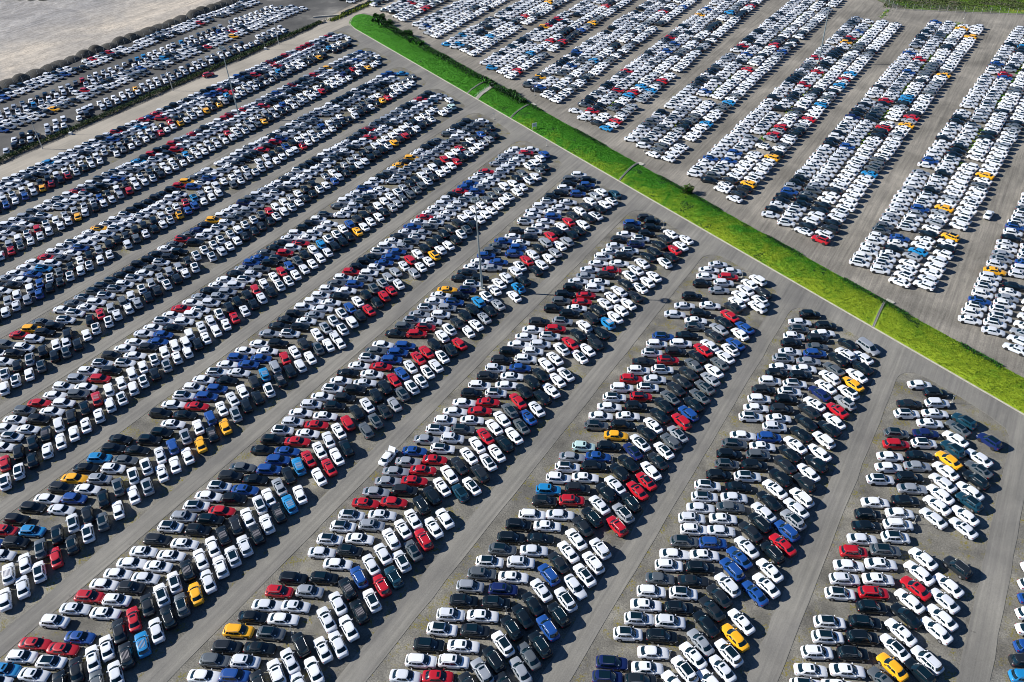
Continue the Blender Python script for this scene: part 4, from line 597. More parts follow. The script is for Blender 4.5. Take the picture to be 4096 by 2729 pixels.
30010 -1565 2522, 30001 -515 3236, 30711 -1367 2667, 30010 -1070 2868, 30012 -839 3027, 30211 -564 3218, 30201 -1316 2714, 30001 -231 3444, 30312 -285 3408, 30100 -1116 2850, 30311 -793 3068, 30012 -1613 2518
30012 -1567 2552, 30000 -509 3269, 30311 -1366 2695, 30011 -1067 2898, 30011 -561 3245, 30011 -841 3060, 30201 -1117 2878, 30011 -283 3438, 30810 -231 3474, 30110 -791 3099, 30011 -1614 2547, 30000 -1318 2747
30012 -1566 2583, 30000 -510 3298, 30012 -1368 2727, 30110 -1070 2931, 30012 -560 3277, 30410 -838 3090, 30001 -280 3466, 30201 -1116 2907, 30011 -788 3128, 30101 -1317 2776, 30010 -1615 2577, 30310 -1566 2614
30001 -507 3327, 30011 -1365 2757, 30301 -1068 2961, 30012 -557 3306, 30001 -279 3496, 30111 -842 3118, 30002 -227 3534, 30011 -1116 2939, 30111 -789 3161, 30000 -1317 2807, 30201 -1563 2644, 30202 -1618 2608
30000 -506 3360, 30301 -1068 2989, 30011 -1368 2789, 30010 -276 3525, 30002 -557 3336, 30201 -840 3148, 30000 -225 3567, 30010 -1115 2973, 30711 -1617 2636, 30311 -1317 2839, 30011 -507 3389, 30112 -1367 2817
30101 -1069 3019, 30100 -840 3177, 30001 -558 3367, 30801 -275 3558, 30010 -788 3220, 30000 -1118 2998, 30011 -226 3599, 30300 -1319 2866, 30011 -1618 2668, 30010 -1816 2536, 30001 -1568 2704, 30000 -503 3422
30111 -1368 2847, 30000 -1067 3051, 30001 -270 3588, 30000 -838 3208, 30000 -558 3397, 30110 -788 3250, 30100 -1316 2896, 30101 -1117 3031, 30011 -1618 2697, 30001 -1815 2567, 30011 -1569 2736, 30012 -504 3451
30001 -552 3427, 30101 -1070 3081, 30311 -839 3238, 30001 -1865 2557, 30001 -1617 2725, 30201 -790 3281, 30012 -1120 3061, 30011 -501 3480, 30011 -1320 2931, 30012 -1817 2597, 30112 -1570 2767, 30001 -1369 2906
30011 -554 3457, 30000 -837 3268, 30001 -1071 3114, 30100 -1865 2589, 30011 -790 3312, 30001 -1120 3089, 30011 -1317 2958, 30002 -1618 2759, 30002 -503 3509, 30010 -1815 2628, 30411 -1570 2797, 30012 -1369 2936
30000 -837 3298, 30011 -1072 3140, 30001 -552 3490, 30300 -786 3341, 30012 -1864 2617, 30000 -1119 3120, 30011 -1321 2988, 30411 -1619 2789, 30012 -1818 2660, 30100 -1565 2829, 30000 -552 3517, 30011 -1370 2968
30011 -1070 3174, 30200 -838 3330, 30111 -1119 3150, 30300 -785 3374, 30010 -1869 2648, 30312 -1318 3019, 30010 -1619 2819, 30012 -1820 2687, 30101 -1570 2856, 30112 -1370 2999, 30010 -836 3359, 30010 -1073 3203
30000 -1868 2676, 30310 -787 3405, 30011 -1619 2846, 30011 -1319 3049, 30111 -1123 3181, 30311 -1817 2720, 30100 -1571 2886, 30011 -1367 3027, 30011 -834 3391, 30012 -1069 3233, 30001 -1868 2707, 30001 -785 3435
30112 -1121 3210, 30110 -1619 2879, 30012 -1322 3079, 30100 -1570 2918, 30011 -1822 2751, 30310 -1369 3057, 30012 -836 3420, 30000 -1072 3265, 30701 -1865 2737, 30000 -783 3464, 30111 -1117 3240, 30112 -1620 2907
30012 -1819 2781, 30501 -1572 2949, 30012 -1368 3087, 30012 -834 3448, 30012 -1072 3293, 30001 -782 3497, 30012 -1870 2767, 30112 -1620 2938, 30111 -1320 3142, 30000 -2068 2643, 30000 -1819 2811, 30300 -1571 2979
30201 -1371 3117, 30010 -830 3481, 30012 -1073 3324, 30010 -1868 2796, 30301 -782 3527, 30010 -1121 3301, 30201 -1319 3171, 30012 -1620 2969, 30210 -1570 3009, 30001 -2070 2674, 30201 -1367 3148, 30011 -832 3508
30000 -1823 2843, 30110 -1070 3355, 30000 -1870 2825, 30312 -781 3556, 30300 -2117 2660, 30012 -1123 3331, 30012 -1622 2998, 30001 -1322 3203, 30001 -2068 2704, 30811 -1568 3041, 30302 -1819 2875, 30300 -1370 3177
30110 -1073 3386, 30011 -1869 2856, 30300 -783 3588, 30000 -2117 2692, 30012 -1621 3026, 30012 -1324 3232, 30000 -2067 2735, 30010 -831 3568, 30010 -1372 3205, 30201 -1572 3073, 30110 -1074 3416, 30010 -1867 2888
30000 -2118 2720, 30711 -1122 3392, 30011 -1623 3057, 30010 -1322 3263, 30010 -2071 2764, 30010 -1373 3236, 30001 -1823 2934, 30012 -832 3600, 30200 -1574 3104, 30010 -1075 3446, 30202 -1118 3421, 30011 -781 3647
30110 -1869 2917, 30011 -1621 3086, 30001 -2121 2751, 30001 -1323 3295, 30001 -1820 2963, 30010 -2067 2797, 30200 -1574 3130, 30011 -1370 3267, 30012 -831 3630, 30011 -1072 3478, 30000 -2116 2780, 30012 -781 3678
30212 -1873 2946, 30310 -1125 3449, 30011 -1320 3323, 30011 -1622 3121, 30001 -830 3657, 30012 -1823 2992, 30402 -1372 3297, 30002 -1573 3164, 30011 -2073 2828, 30400 -1074 3509, 30000 -780 3709, 30212 -1121 3480
30012 -1873 2976, 30011 -2121 2811, 30000 -1624 3148, 30110 -826 3687, 30011 -1324 3355, 30001 -1572 3192, 30101 -1372 3327, 30112 -1823 3025, 30012 -2073 2857, 30100 -1072 3538, 30000 -780 3739, 30001 -1621 3176
30010 -2121 2841, 30312 -1123 3512, 30401 -1870 3011, 30501 -1322 3385, 30012 -830 3718, 30011 -2071 2887, 30312 -1823 3055, 30001 -1371 3359, 30012 -1574 3224, 30000 -1074 3570, 30111 -777 3770, 30011 -1121 3542
30001 -1872 3038, 30010 -2122 2872, 30001 -1624 3208, 30011 -1323 3413, 30000 -829 3750, 30012 -2074 2915, 30001 -1373 3387, 30211 -1574 3253, 30012 -1825 3086, 30011 -2319 2754, 30112 -780 3800, 30000 -1075 3601
30002 -2121 2899, 30011 -1125 3568, 30011 -1874 3069, 30000 -1623 3238, 30001 -1324 3446, 30012 -828 3781, 30002 -1574 3284, 30011 -1826 3116, 30000 -2074 2949, 30011 -2319 2786, 30112 -776 3830, 30012 -1076 3629
30001 -1123 3601, 30001 -2122 2931, 30401 -1623 3268, 30011 -1874 3100, 30011 -1322 3477, 30010 -830 3808, 30012 -2367 2778, 30010 -1371 3449, 30011 -1574 3315, 30010 -2075 2978, 30012 -2319 2815, 30010 -1827 3147
30012 -1126 3628, 30011 -1075 3663, 30001 -1875 3127, 30302 -2123 2960, 30101 -1629 3298, 30000 -1327 3508, 30011 -2368 2809, 30011 -1373 3479, 30110 -1826 3175, 30010 -1573 3347, 30011 -2076 3012, 30011 -2321 2847
30011 -1078 3691, 30001 -1874 3157, 30212 -2125 2991, 30100 -1625 3328, 30010 -1327 3538, 30311 -2369 2838, 30010 -1374 3508, 30100 -2074 3037, 30312 -1826 3207, 30012 -1578 3377, 30011 -2323 2877, 30012 -1126 3688
30001 -1873 3186, 30111 -2122 3020, 30011 -1626 3358, 30011 -1372 3537, 30000 -1328 3567, 30002 -2074 3070, 30001 -2373 2870, 30411 -2323 2905, 30311 -1829 3238, 30302 -1580 3408, 30811 -1873 3217, 30300 -2124 3052
30010 -1625 3389, 30011 -1323 3599, 30200 -2372 2899, 30011 -1377 3570, 30001 -2075 3101, 30010 -1826 3268, 30312 -1578 3437, 30412 -2324 2938, 30011 -1875 3246, 30011 -2123 3081, 30001 -1626 3419, 30001 -2371 2930
30000 -2076 3131, 30210 -1828 3299, 30201 -1576 3469, 30011 -2325 2966, 30011 -2123 3110, 30301 -1628 3446, 30012 -1879 3278, 30011 -2371 2958, 30000 -2076 3161, 30310 -1827 3330, 30211 -2325 2998, 30011 -1876 3306
30012 -2126 3141, 30212 -2374 2991, 30011 -2077 3193, 30011 -1827 3362, 30010 -2326 3029, 30010 -2571 2867, 30001 -1876 3337, 30010 -2128 3171, 30012 -2374 3020, 30002 -2077 3222, 30212 -2323 3062, 30110 -2574 2896
30011 -2126 3201, 30011 -2373 3047, 30000 -2080 3253, 30100 -2573 2928, 30101 -2126 3231, 30012 -2376 3078, 30310 -2621 2917, 30012 -2326 3118, 30012 -2571 2955, 30012 -2127 3259, 30011 -2374 3109, 30011 -2620 2952
30011 -2327 3150, 30012 -2575 2988, 30001 -2377 3142, 30010 -2623 2978, 30011 -2573 3020, 30011 -2623 3012, 30011 -2574 3047, 30010 -2624 3040, 30201 -2873 3043, 30012 -2822 2997, 30010 -2824 3026, 30000 -2825 3057
30012 -2823 3088, 30011 -2626 3071, 30310 -2626 3101, 30011 -2625 3132, 30001 -2625 3159, 30001 -2577 3080, 30101 -2575 3108, 30000 -2578 3140, 30001 -2577 3172, 30101 -2377 3171, 30011 -2378 3199, 30000 -2378 3228
30010 -2376 3259, 30212 -2326 3182, 30012 -2325 3212, 30011 -2329 3242, 30011 -2330 3272, 30000 -2128 3292, 30000 -2129 3318, 30001 -2127 3352, 30012 -2130 3381, 30000 -2081 3283, 30002 -2078 3312, 30301 -2081 3376
30001 -1878 3368, 30002 -1878 3397, 30011 -1881 3426, 30200 -1879 3457, 30500 -1880 3486, 30102 -1828 3390, 30010 -1829 3420, 30300 -1829 3452, 30001 -1829 3483, 30001 -1829 3514, 30001 -1624 3479, 30000 -1629 3508
30211 -1630 3538, 30012 -1625 3568, 30011 -1629 3597, 30012 -1578 3498, 30011 -1579 3529, 30012 -1579 3559, 30001 -1577 3587, 30011 -1581 3622, 30012 -1372 3597, 30212 -1375 3627, 30200 -1376 3658, 30001 -1374 3688
30011 -1327 3630, 30001 -1324 3658, 30001 -1327 3691, 30001 -1326 3722, 30101 -1126 3721, 30112 -1124 3749, 30111 -1124 3781, 30010 -1127 3810, 30311 -1077 3720, 30012 -1075 3753, 30010 -1077 3812, 30311 -823 3839
30012 -825 3867, 30310 -823 3897, 30012 -823 3930, 30000 -775 3861, 30100 -776 3891, 30100 -776 3923, 30012 -773 3951, 30011 -9 3289, 30000 -8 3320, 30012 -6 3350, 30011 0 3378, 30012 22 2993
30110 23 3022, 30111 26 3051, 30010 26 3082, 30011 155 1749, 30001 152 1778, 30011 156 1808, 20000 93 1638, 20012 92 1665, 20001 46 1655, 20012 98 1692, 20011 46 1683, 20012 96 1720
20012 50 1709, 20011 100 1747, 20502 53 1737, 20300 101 1774, 20011 54 1765, 20001 104 1801, 20100 108 1829, 20012 55 1794, 20011 57 1820, 20010 59 1845, 20011 112 1884, 20801 64 1874
20010 114 1910, 20011 64 1902, 20502 119 1940, 20011 -158 1759, 20302 69 1930, 20012 119 1968, 20012 -158 1785, 20012 -206 1767, 20300 70 1957, 20001 122 1993, 20012 -157 1812, 20010 -206 1795
20001 73 1984, 20001 121 2020, 20001 -154 1839, 20011 -200 1823, 20001 72 2011, 20101 -151 1866, 20001 -202 1850, 20100 77 2042, 20001 -149 1894, 20011 -198 1878, 20011 77 2069, 20501 -150 1921
20011 -196 1904, 20512 78 2098, 20212 -196 1934, 20012 81 2123, 20012 -146 1978, 20211 -193 1958, 20011 86 2150, 20012 -143 2005, 20011 -191 1987, 20012 87 2176, 20010 -141 2031, 20012 -408 1865
20300 -191 2015, 20201 89 2203, 20311 -137 2057, 20001 -188 2042, 20011 -407 1895, 20012 90 2232, 20511 -136 2086, 20000 -455 1887, 20012 -406 1921, 20001 -185 2072, 20011 94 2260, 20012 -136 2116
20012 -406 1950, 20101 -455 1917, 20000 -186 2099, 20010 -133 2143, 20112 -400 1976, 20001 -185 2125, 20001 -452 1946, 20012 -131 2169, 20112 -404 2004, 20100 -454 1971, 20000 -183 2155, 20111 -131 2196
20300 -177 2179, 20201 -402 2032, 20100 -454 1998, 20011 -130 2224, 20211 -399 2059, 20000 -178 2209, 20511 -450 2027, 20011 -125 2252, 20000 -177 2236, 20300 -398 2088, 20311 -451 2055, 20012 -127 2280
20001 -397 2112, 20001 -176 2263, 20111 -448 2083, 20112 -121 2309, 20300 -174 2289, 20001 -399 2141, 20111 -445 2111, 20001 -123 2335, 20001 -395 2167, 20100 -660 1992, 20011 -447 2138, 20001 -122 2363
20000 -170 2344, 20010 -443 2164, 20000 -394 2198, 20211 -660 2019, 20012 -117 2390, 20010 -708 2007, 20511 -165 2374, 20002 -393 2223, 20012 -659 2047, 20011 -440 2194, 20012 -116 2417, 20012 -708 2034
20010 -165 2399, 20012 -656 2072, 20010 -391 2251, 20000 -440 2222, 20100 -117 2444, 20000 -703 2063, 20010 -164 2428, 20011 -390 2279, 20000 -655 2103, 20001 -440 2248, 20101 -112 2471, 20000 -162 2453
20001 -707 2090, 20501 -654 2127, 20011 -388 2307, 20002 -439 2273, 20112 -110 2499, 20502 -705 2116, 20001 -158 2484, 20011 -385 2332, 20011 -654 2156, 20010 -437 2304, 20002 -112 2526, 20000 -156 2509
20000 -703 2144, 20511 -656 2181, 20510 -387 2362, 20000 -435 2330, 20000 -109 2553, 20000 -701 2171, 20102 -159 2538, 20012 -381 2391, 20112 -434 2358, 20012 -652 2213, 20002 -106 2583, 20000 -157 2563
20000 -704 2199, 20001 -649 2238, 20011 -385 2417, 20000 -103 2608, 20102 -435 2388, 20011 -155 2590, 20010 -700 2227, 20000 -651 2263, 20011 -383 2445, 20010 -432 2415, 20010 -105 2638, 20010 -909 2106
20012 -149 2620, 20010 -699 2253, 20011 -380 2470, 20311 -650 2292, 20111 -431 2440, 20312 -101 2665, 20212 -912 2134, 20001 -150 2647, 20001 -697 2280, 20011 -380 2498, 20012 -427 2468, 20012 -912 2162
20000 -960 2131, 20112 -148 2677, 20001 -695 2311, 20011 -377 2526, 20310 -95 2717, 20000 -646 2348, 20012 -428 2494, 20012 -911 2189, 20002 -694 2336, 20000 -959 2159, 20111 -146 2706, 20001 -376 2554
20001 -426 2522, 20010 -93 2747, 20012 -645 2377, 20001 -144 2731, 20311 -910 2218, 20001 -958 2186, 20001 -697 2363, 20110 -374 2582, 20010 -425 2549, 20012 -644 2402, 20310 -93 2773, 20001 -142 2757
20210 -909 2243, 20011 -959 2213, 20112 -372 2608, 20001 -696 2393, 20012 -643 2429, 20600 -426 2577, 20000 -92 2803, 20001 -909 2271, 20211 -958 2240, 20212 -372 2634, 20010 -692 2421, 20102 -422 2605
20012 -86 2831, 20012 -642 2457, 20000 -139 2813, 20002 -691 2446, 20012 -909 2301, 20210 -957 2269, 20201 -371 2663, 20311 -86 2857, 20011 -641 2485, 20101 -422 2633, 20000 -136 2840, 20312 -906 2326
20310 -953 2294, 20001 -691 2472, 20300 -370 2692, 20300 -419 2660, 20011 -86 2884, 20001 -138 2870, 20000 -686 2502, 20011 -907 2354, 20100 -416 2686, 20012 -957 2323, 20101 -368 2720, 20012 -85 2914
20112 -643 2541, 20001 -133 2893, 20001 -1160 2205, 20000 -685 2529, 20310 -907 2381, 20011 -413 2715, 20400 -366 2747, 20110 -956 2351, 20012 -83 2938, 20011 -638 2568, 20000 -130 2923, 20000 -1159 2234
20011 -365 2773, 20002 -687 2557, 20300 -908 2410, 20010 -81 2967, 20011 -636 2595, 20001 -131 2951, 20411 -1160 2261, 20000 -685 2583, 20010 -906 2435, 20001 -361 2802, 20000 -78 2994, 20010 -953 2406
20011 -414 2769, 20202 -635 2622, 20001 -1210 2241, 20000 -125 2979, 20100 -1160 2289, 20012 -363 2827, 20012 -76 3020, 20012 -951 2434, 20112 -685 2613, 20011 -906 2465, 20000 -411 2798, 20101 -634 2650
20012 -127 3005, 20011 -682 2638, 20311 -360 2855, 20102 -1162 2318, 20010 -906 2492, 20002 -76 3050, 20102 -633 2677, 20011 -954 2462, 20000 -414 2825, 20200 -1210 2297, 20011 -123 3032, 20002 -680 2665
20000 -1160 2345, 20001 -72 3077, 20010 -361 2884, 20010 -951 2488, 20101 -410 2852, 20000 -633 2706, 20101 -1210 2324, 20012 -125 3060, 20500 -71 3104, 20000 -685 2692, 20010 -900 2547, 20011 -1161 2373
20012 -359 2912, 20010 -951 2515, 20000 -408 2880, 20010 -630 2734, 20111 -1212 2350, 20010 -120 3088, 20311 -356 2937, 20012 -678 2722, 20501 -901 2573, 20010 -406 2907, 20411 -73 3132, 20300 -1163 2400
20010 -950 2544, 20411 -630 2762, 20012 -1210 2379, 20012 -679 2749, 20012 -355 2967, 20001 -903 2600, 20302 -1163 2426, 20001 -406 2936, 20012 -630 2786, 20011 -951 2571, 20012 -115 3142, 20200 -1212 2408
20111 -677 2776, 20311 -68 3186, 20012 -354 2995, 20000 -404 2962, 20412 -1163 2454, 20000 -904 2628, 20201 -952 2598, 20010 -630 2814, 20011 -1208 2435, 20011 -114 3171, 20112 -62 3212, 20102 -676 2804
20510 -354 3021, 20000 -404 2989, 20010 -900 2656, 20000 -626 2844, 20012 -1166 2482, 20100 -950 2628, 20202 -115 3197, 20112 -1213 2462, 20010 -63 3241, 20011 -351 3048, 20100 -676 2833, 20100 -1414 2338
20002 -403 3018, 20000 -626 2869, 20210 -902 2684, 20012 -1165 2509, 20110 -950 2655, 20500 -110 3227, 20110 -1210 2488, 20312 -59 3270, 20201 -673 2860, 20011 -351 3077, 20000 -402 3045, 20010 -899 2711
20501 -1415 2365, 20200 -949 2681, 20401 -625 2899, 20012 -1166 2537, 20011 -110 3252, 20000 -1211 2515, 20011 -58 3297, 20000 -673 2886, 20201 -351 3104, 20001 -400 3072, 20010 -900 2737, 20001 -621 2924
20212 -1461 2361, 20000 -1415 2393, 20001 -948 2708, 20010 -1166 2564, 20201 -109 3279, 20010 -1212 2546, 20000 -348 3131, 20201 -670 2915, 20001 -62 3324, 20000 -397 3101, 20011 -1461 2386, 20000 -1412 2420
20011 -895 2768, 20101 -622 2953, 20102 -947 2736, 20010 -1163 2591, 20000 -107 3307, 20001 -54 3351, 20210 -1212 2573, 20410 -346 3159, 20201 -671 2941, 20011 -394 3128, 20210 -1459 2416, 20100 -947 2762
20011 -899 2794, 20111 -621 2982, 20001 -1415 2449, 20011 -1166 2620, 20010 -105 3334, 20201 -1213 2601, 20101 -55 3380, 20000 -395 3153, 20011 -345 3188, 20812 -1461 2440, 20300 -672 2971, 20010 -897 2821
20002 -623 3007, 20010 -1164 2646, 20212 -947 2793, 20010 -104 3361, 20401 -1214 2626, 20110 -53 3408, 20002 -345 3213, 20001 -392 3182, 20000 -672 2997, 20001 -899 2848, 20201 -1460 2471, 20200 -1415 2502
20000 -945 2817, 20001 -621 3036, 20000 -1165 2674, 20001 -101 3389, 20710 -52 3434, 20010 -1214 2653, 20000 -340 3242, 20410 -667 3023, 20501 -391 3211, 20100 -895 2878, 20001 -1461 2498, 20200 -1413 2531
20112 -621 3064, 20001 -947 2845, 20002 -101 3416, 20011 -1166 2703, 20001 -1212 2680, 20000 -339 3268, 20012 -666 3050, 20000 -389 3239, 20111 -618 3088, 20011 -895 2902, 20002 -1464 2526, 20101 -96 3446
20310 -945 2877, 20202 -1167 2729, 20011 -1416 2562, 20012 -47 3492, 20000 -1215 2708, 20012 -341 3296, 20011 -667 3081, 20101 -617 3117, 20001 -96 3471, 20302 -944 2901, 20000 -1465 2552, 20512 -1415 2585
20000 -897 2934, 20011 -1168 2757, 20012 -46 3517, 20010 -336 3324, 20001 -1215 2737, 20311 -388 3294, 20011 -666 3107, 20301 -942 2927, 20101 -1462 2578, 20100 -616 3147, 20500 -896 2959, 20000 -93 3500
20001 -1418 2612, 20300 -1164 2783, 20712 -1666 2446, 20001 -42 3545, 20012 -664 3133, 20011 -339 3352, 20100 -387 3321, 20301 -1214 2765, 20001 -613 3172, 20002 -894 2986, 20100 -1464 2606, 20012 -1663 2474
20201 -1415 2640, 20011 -93 3529, 20300 -1169 2812, 20000 -333 3378, 20012 -386 3346, 20000 -663 3161, 20300 -1215 2791, 20001 -612 3200, 20011 -891 3013, 20010 -91 3554, 20200 -1415 2666, 20001 -944 2984
20100 -1465 2634, 20001 -1666 2501, 20000 -1168 2838, 20002 -1714 2476, 20110 -382 3375, 20300 -336 3407, 20111 -1215 2817, 20001 -890 3042, 20810 -614 3229, 20100 -942 3011, 20011 -90 3583, 20010 -1415 2693
20001 -1466 2663, 20000 -1664 2530, 20510 -1166 2868, 20000 -1713 2504, 20212 -332 3434, 20012 -663 3215, 20011 -1215 2846, 20110 -386 3402, 20110 -613 3254, 20010 -86 3610, 20101 -891 3069, 20400 -939 3037
20101 -1461 2691, 20000 -1668 2556, 20011 -1416 2727, 20012 -1167 2895, 20012 -377 3429, 20000 -1715 2532, 20211 -333 3461, 20000 -660 3244, 20011 -1214 2873, 20411 -612 3280, 20010 -84 3639, 20000 -940 3064
20010 -892 3099, 20511 -1464 2717, 20010 -1419 2750, 20002 -1668 2584, 20312 -1166 2922, 20010 -329 3487, 20012 -1716 2557, 20011 -657 3270, 20112 -381 3457, 20011 -1214 2902, 20010 -610 3311, 20011 -892 3123
20112 -941 3093, 20012 -1467 2744, 20001 -1666 2611, 20000 -1420 2780, 20511 -1171 2948, 20001 -326 3516, 20101 -1714 2586, 20011 -378 3485, 20210 -656 3299, 20011 -1214 2927, 20011 -605 3339, 20012 -892 3152
20110 -939 3123, 20000 -1466 2771, 20000 -1417 2805, 20001 -1167 2976, 20002 -1668 2640, 20211 -373 3512, 20001 -327 3544, 20011 -1716 2612, 20201 -656 3327, 20500 -606 3366, 20201 -1218 2956, 20010 -892 3179
20011 -939 3149, 20011 -1467 2799, 20000 -1419 2832, 20001 -1669 2666, 20010 -374 3539, 20001 -1170 3004, 20012 -324 3573, 20012 -1713 2641, 20001 -655 3354, 20300 -606 3392, 20101 -1219 2985, 20012 -938 3174
20010 -890 3206, 20211 -1465 2826, 20001 -1667 2693, 20012 -1419 2861, 20011 -323 3600, 20010 -1171 3031, 20000 -375 3567, 21012 -1716 2667, 20010 -656 3381, 20412 -1216 3011, 20000 -607 3421, 20311 -894 3233
20110 -937 3204, 20011 -1466 2854, 20012 -1667 2722, 20001 -1419 2889, 20002 -1168 3061, 20500 -373 3596, 20311 -655 3409, 20010 -1716 2698, 20000 -603 3450, 20211 -1215 3040, 20302 -887 3263, 20101 -939 3230
20012 -1918 2572, 20000 -1418 2914, 20001 -1469 2883, 20112 -1171 3086, 20110 -1715 2722, 20210 -652 3437, 20011 -935 3256, 20010 -889 3288, 20710 -1917 2599, 20201 -1217 3069, 20000 -1419 2942, 20000 -1465 2910
20000 -1672 2776, 20701 -1964 2582, 20111 -652 3464, 20111 -1715 2750, 20001 -1172 3116, 20000 -603 3505, 20010 -1917 2625, 20012 -887 3317, 20002 -1220 3095, 20001 -937 3287, 20000 -1468 2936, 20011 -1668 2802
20011 -1420 2972, 20000 -1168 3141, 20302 -652 3491, 20312 -1717 2779, 20000 -1965 2612, 20012 -886 3344, 20000 -1219 3121, 20000 -935 3312, 20011 -1918 2655, 20101 -1466 2965, 20001 -1168 3168, 20000 -1422 2997
20011 -1670 2832, 20300 -649 3519, 20011 -1966 2636, 20010 -1720 2804, 20011 -885 3373, 20012 -1918 2680, 20111 -1222 3148, 20011 -938 3341, 20000 -1419 3028, 20012 -1172 3195, 20012 -1716 2832, 20010 -1672 2862
20310 -1965 2666, 20301 -1218 3174, 20012 -885 3399, 20000 -1917 2707, 20112 -935 3370, 20111 -1465 3019, 20001 -1421 3051, 20010 -1668 2887, 20011 -1172 3223, 20712 -1965 2691, 20011 -1718 2861, 20012 -884 3428
20011 -933 3397, 20111 -1919 2735, 20001 -1223 3204, 20001 -1465 3046, 20012 -1421 3080, 20001 -1671 2915, 20012 -1174 3253, 20110 -1717 2888, 20011 -1968 2721, 20001 -1219 3231, 20011 -887 3454, 20011 -933 3426
20112 -1920 2765, 20000 -1419 3108, 20011 -1471 3076, 20011 -1672 2942, 20000 -1173 3281, 20011 -1969 2749, 20810 -1722 2916, 20000 -884 3482, 20111 -932 3452, 20000 -1220 3259, 20011 -1471 3101, 20212 -1424 3134
20010 -1671 2969, 20000 -1172 3307, 20400 -1718 2941, 20011 -1968 2776, 20001 -883 3506, 20000 -932 3478, 20001 -1220 3287, 20112 -1919 2820, 20012 -1470 3126, 20001 -1422 3162, 20112 -1671 2997, 20001 -1172 3334
20100 -1719 2968, 20001 -1967 2804, 20011 -884 3538, 20000 -930 3507, 20802 -1217 3315, 20012 -1922 2846, 20000 -1424 3191, 20012 -1471 3159, 20001 -1672 3025, 20301 -1174 3362, 20201 -1968 2832, 20001 -881 3562
20101 -1723 2999, 20011 -2167 2702, 20000 -932 3536, 20011 -1223 3341, 20011 -1921 2873, 20002 -1421 3218, 20001 -1468 3187, 20000 -1173 3389, 20410 -1719 3026, 20200 -1970 2859, 20512 -2169 2726, 20000 -882 3592
20001 -930 3561, 20011 -1918 2898, 20000 -1221 3369, 20000 -1469 3213, 20300 -1422 3245, 20001 -1173 3417, 20212 -1969 2886, 20201 -880 3618, 20011 -1722 3054, 20011 -2217 2722, 20010 -2169 2756, 20012 -931 3588
20110 -1922 2926, 20500 -1221 3397, 20100 -1469 3238, 20310 -1421 3274, 20111 -1672 3107, 20002 -1174 3445, 20012 -1969 2914, 20012 -1722 3081, 20012 -882 3646, 20010 -928 3616, 20000 -2217 2750, 20010 -2171 2783
20001 -1218 3425, 20001 -1924 2953, 20002 -1424 3300, 20011 -1674 3134, 20001 -1176 3470, 20012 -878 3673, 20012 -1720 3108, 20011 -2218 2775, 20011 -929 3644, 20112 -2171 2811, 20010 -1926 2984, 20101 -1471 3293
20001 -1425 3326, 20312 -1672 3161, 20000 -1173 3500, 20012 -1968 2966, 20012 -2219 2802, 20012 -929 3669, 20000 -2171 2838, 20000 -1221 3479, 20000 -1927 3011, 20000 -1422 3355, 20012 -1670 3189, 20001 -1471 3325
20311 -1175 3527, 20012 -878 3729, 20002 -1720 3163, 20310 -1972 2994, 20011 -2218 2830, 20012 -927 3700, 20011 -2171 2868, 20000 -1222 3507, 20012 -1925 3039, 20200 -1471 3351, 20001 -1424 3384, 20001 -1175 3552
20010 -1674 3216, 20000 -1718 3191, 20012 -1970 3022, 20011 -880 3755, 20011 -2219 2857, 20011 -2173 2894, 20011 -1221 3536, 20010 -1924 3064, 20201 -1472 3375, 20210 -1426 3411, 20000 -1674 3244, 20001 -1174 3582
20112 -1969 3049, 20000 -1723 3217, 20011 -880 3783, 20112 -925 3753, 20212 -2218 2886, 20001 -2172 2920, 20212 -1226 3563, 20011 -1927 3093, 20012 -1424 3436, 20011 -1473 3406, 20011 -1174 3609, 20010 -1973 3077
20000 -2219 2912, 20200 -1724 3246, 20012 -2170 2947, 20001 -1222 3589, 20010 -1926 3121, 20011 -1424 3466, 20010 -1473 3433, 20001 -1674 3300, 20101 -1178 3636, 20000 -1724 3271, 20012 -1971 3107, 20311 -2220 2941
20011 -2175 2976, 20001 -1225 3616, 20011 -1926 3147, 20101 -2422 2820, 20010 -1474 3460, 20000 -1425 3493, 20001 -1676 3325, 20012 -1972 3131, 20111 -1176 3667, 20011 -2221 2968, 20300 -1723 3303, 20002 -2173 3003
20102 -1220 3645, 20010 -1925 3172, 20012 -2422 2845, 20001 -1471 3488, 20000 -1426 3518, 20000 -1676 3354, 20201 -2471 2824, 20000 -1972 3160, 20200 -1725 3328, 20010 -2173 3031, 20000 -2222 2998, 20001 -1928 3204
20012 -2421 2875, 20002 -1474 3514, 20101 -1676 3380, 20010 -1427 3551, 20000 -2471 2850, 20201 -1724 3355, 20010 -1974 3187, 20011 -2226 3023, 20010 -2177 3057, 20000 -1931 3232, 20012 -2423 2901, 20011 -1472 3542
20001 -1679 3410, 20301 -2470 2880, 20011 -1975 3215, 20200 -1726 3384, 20001 -2223 3051, 20000 -2177 3085, 20000 -1924 3257, 20011 -2423 2929, 20001 -1673 3437, 20011 -2470 2903, 20001 -1975 3243, 20001 -1724 3413
20011 -2225 3080, 20000 -2176 3113, 20001 -1926 3286, 20412 -2424 2956, 20010 -2468 2935, 20010 -1975 3267, 20002 -2222 3109, 20301 -2175 3143, 20000 -1926 3312, 20000 -2423 2983, 20112 -2472 2962, 20001 -1977 3296
20010 -2223 3135, 20001 -1931 3340, 20001 -2426 3011, 20000 -2469 2987, 20301 -2175 3197, 20011 -2227 3163, 20010 -2426 3038, 20200 -2476 3017, 20011 -2224 3187, 20002 -2177 3222, 20012 -2423 3067, 20001 -2474 3044
20011 -2225 3215, 20002 -2669 2918, 20012 -2426 3092, 20000 -2473 3071, 20001 -2672 2949, 20001 -2428 3123, 20001 -2475 3098, 20011 -2674 2974, 20011 -2723 2963, 20011 -2673 3000, 20011 -2720 2990, 20010 -2719 3015
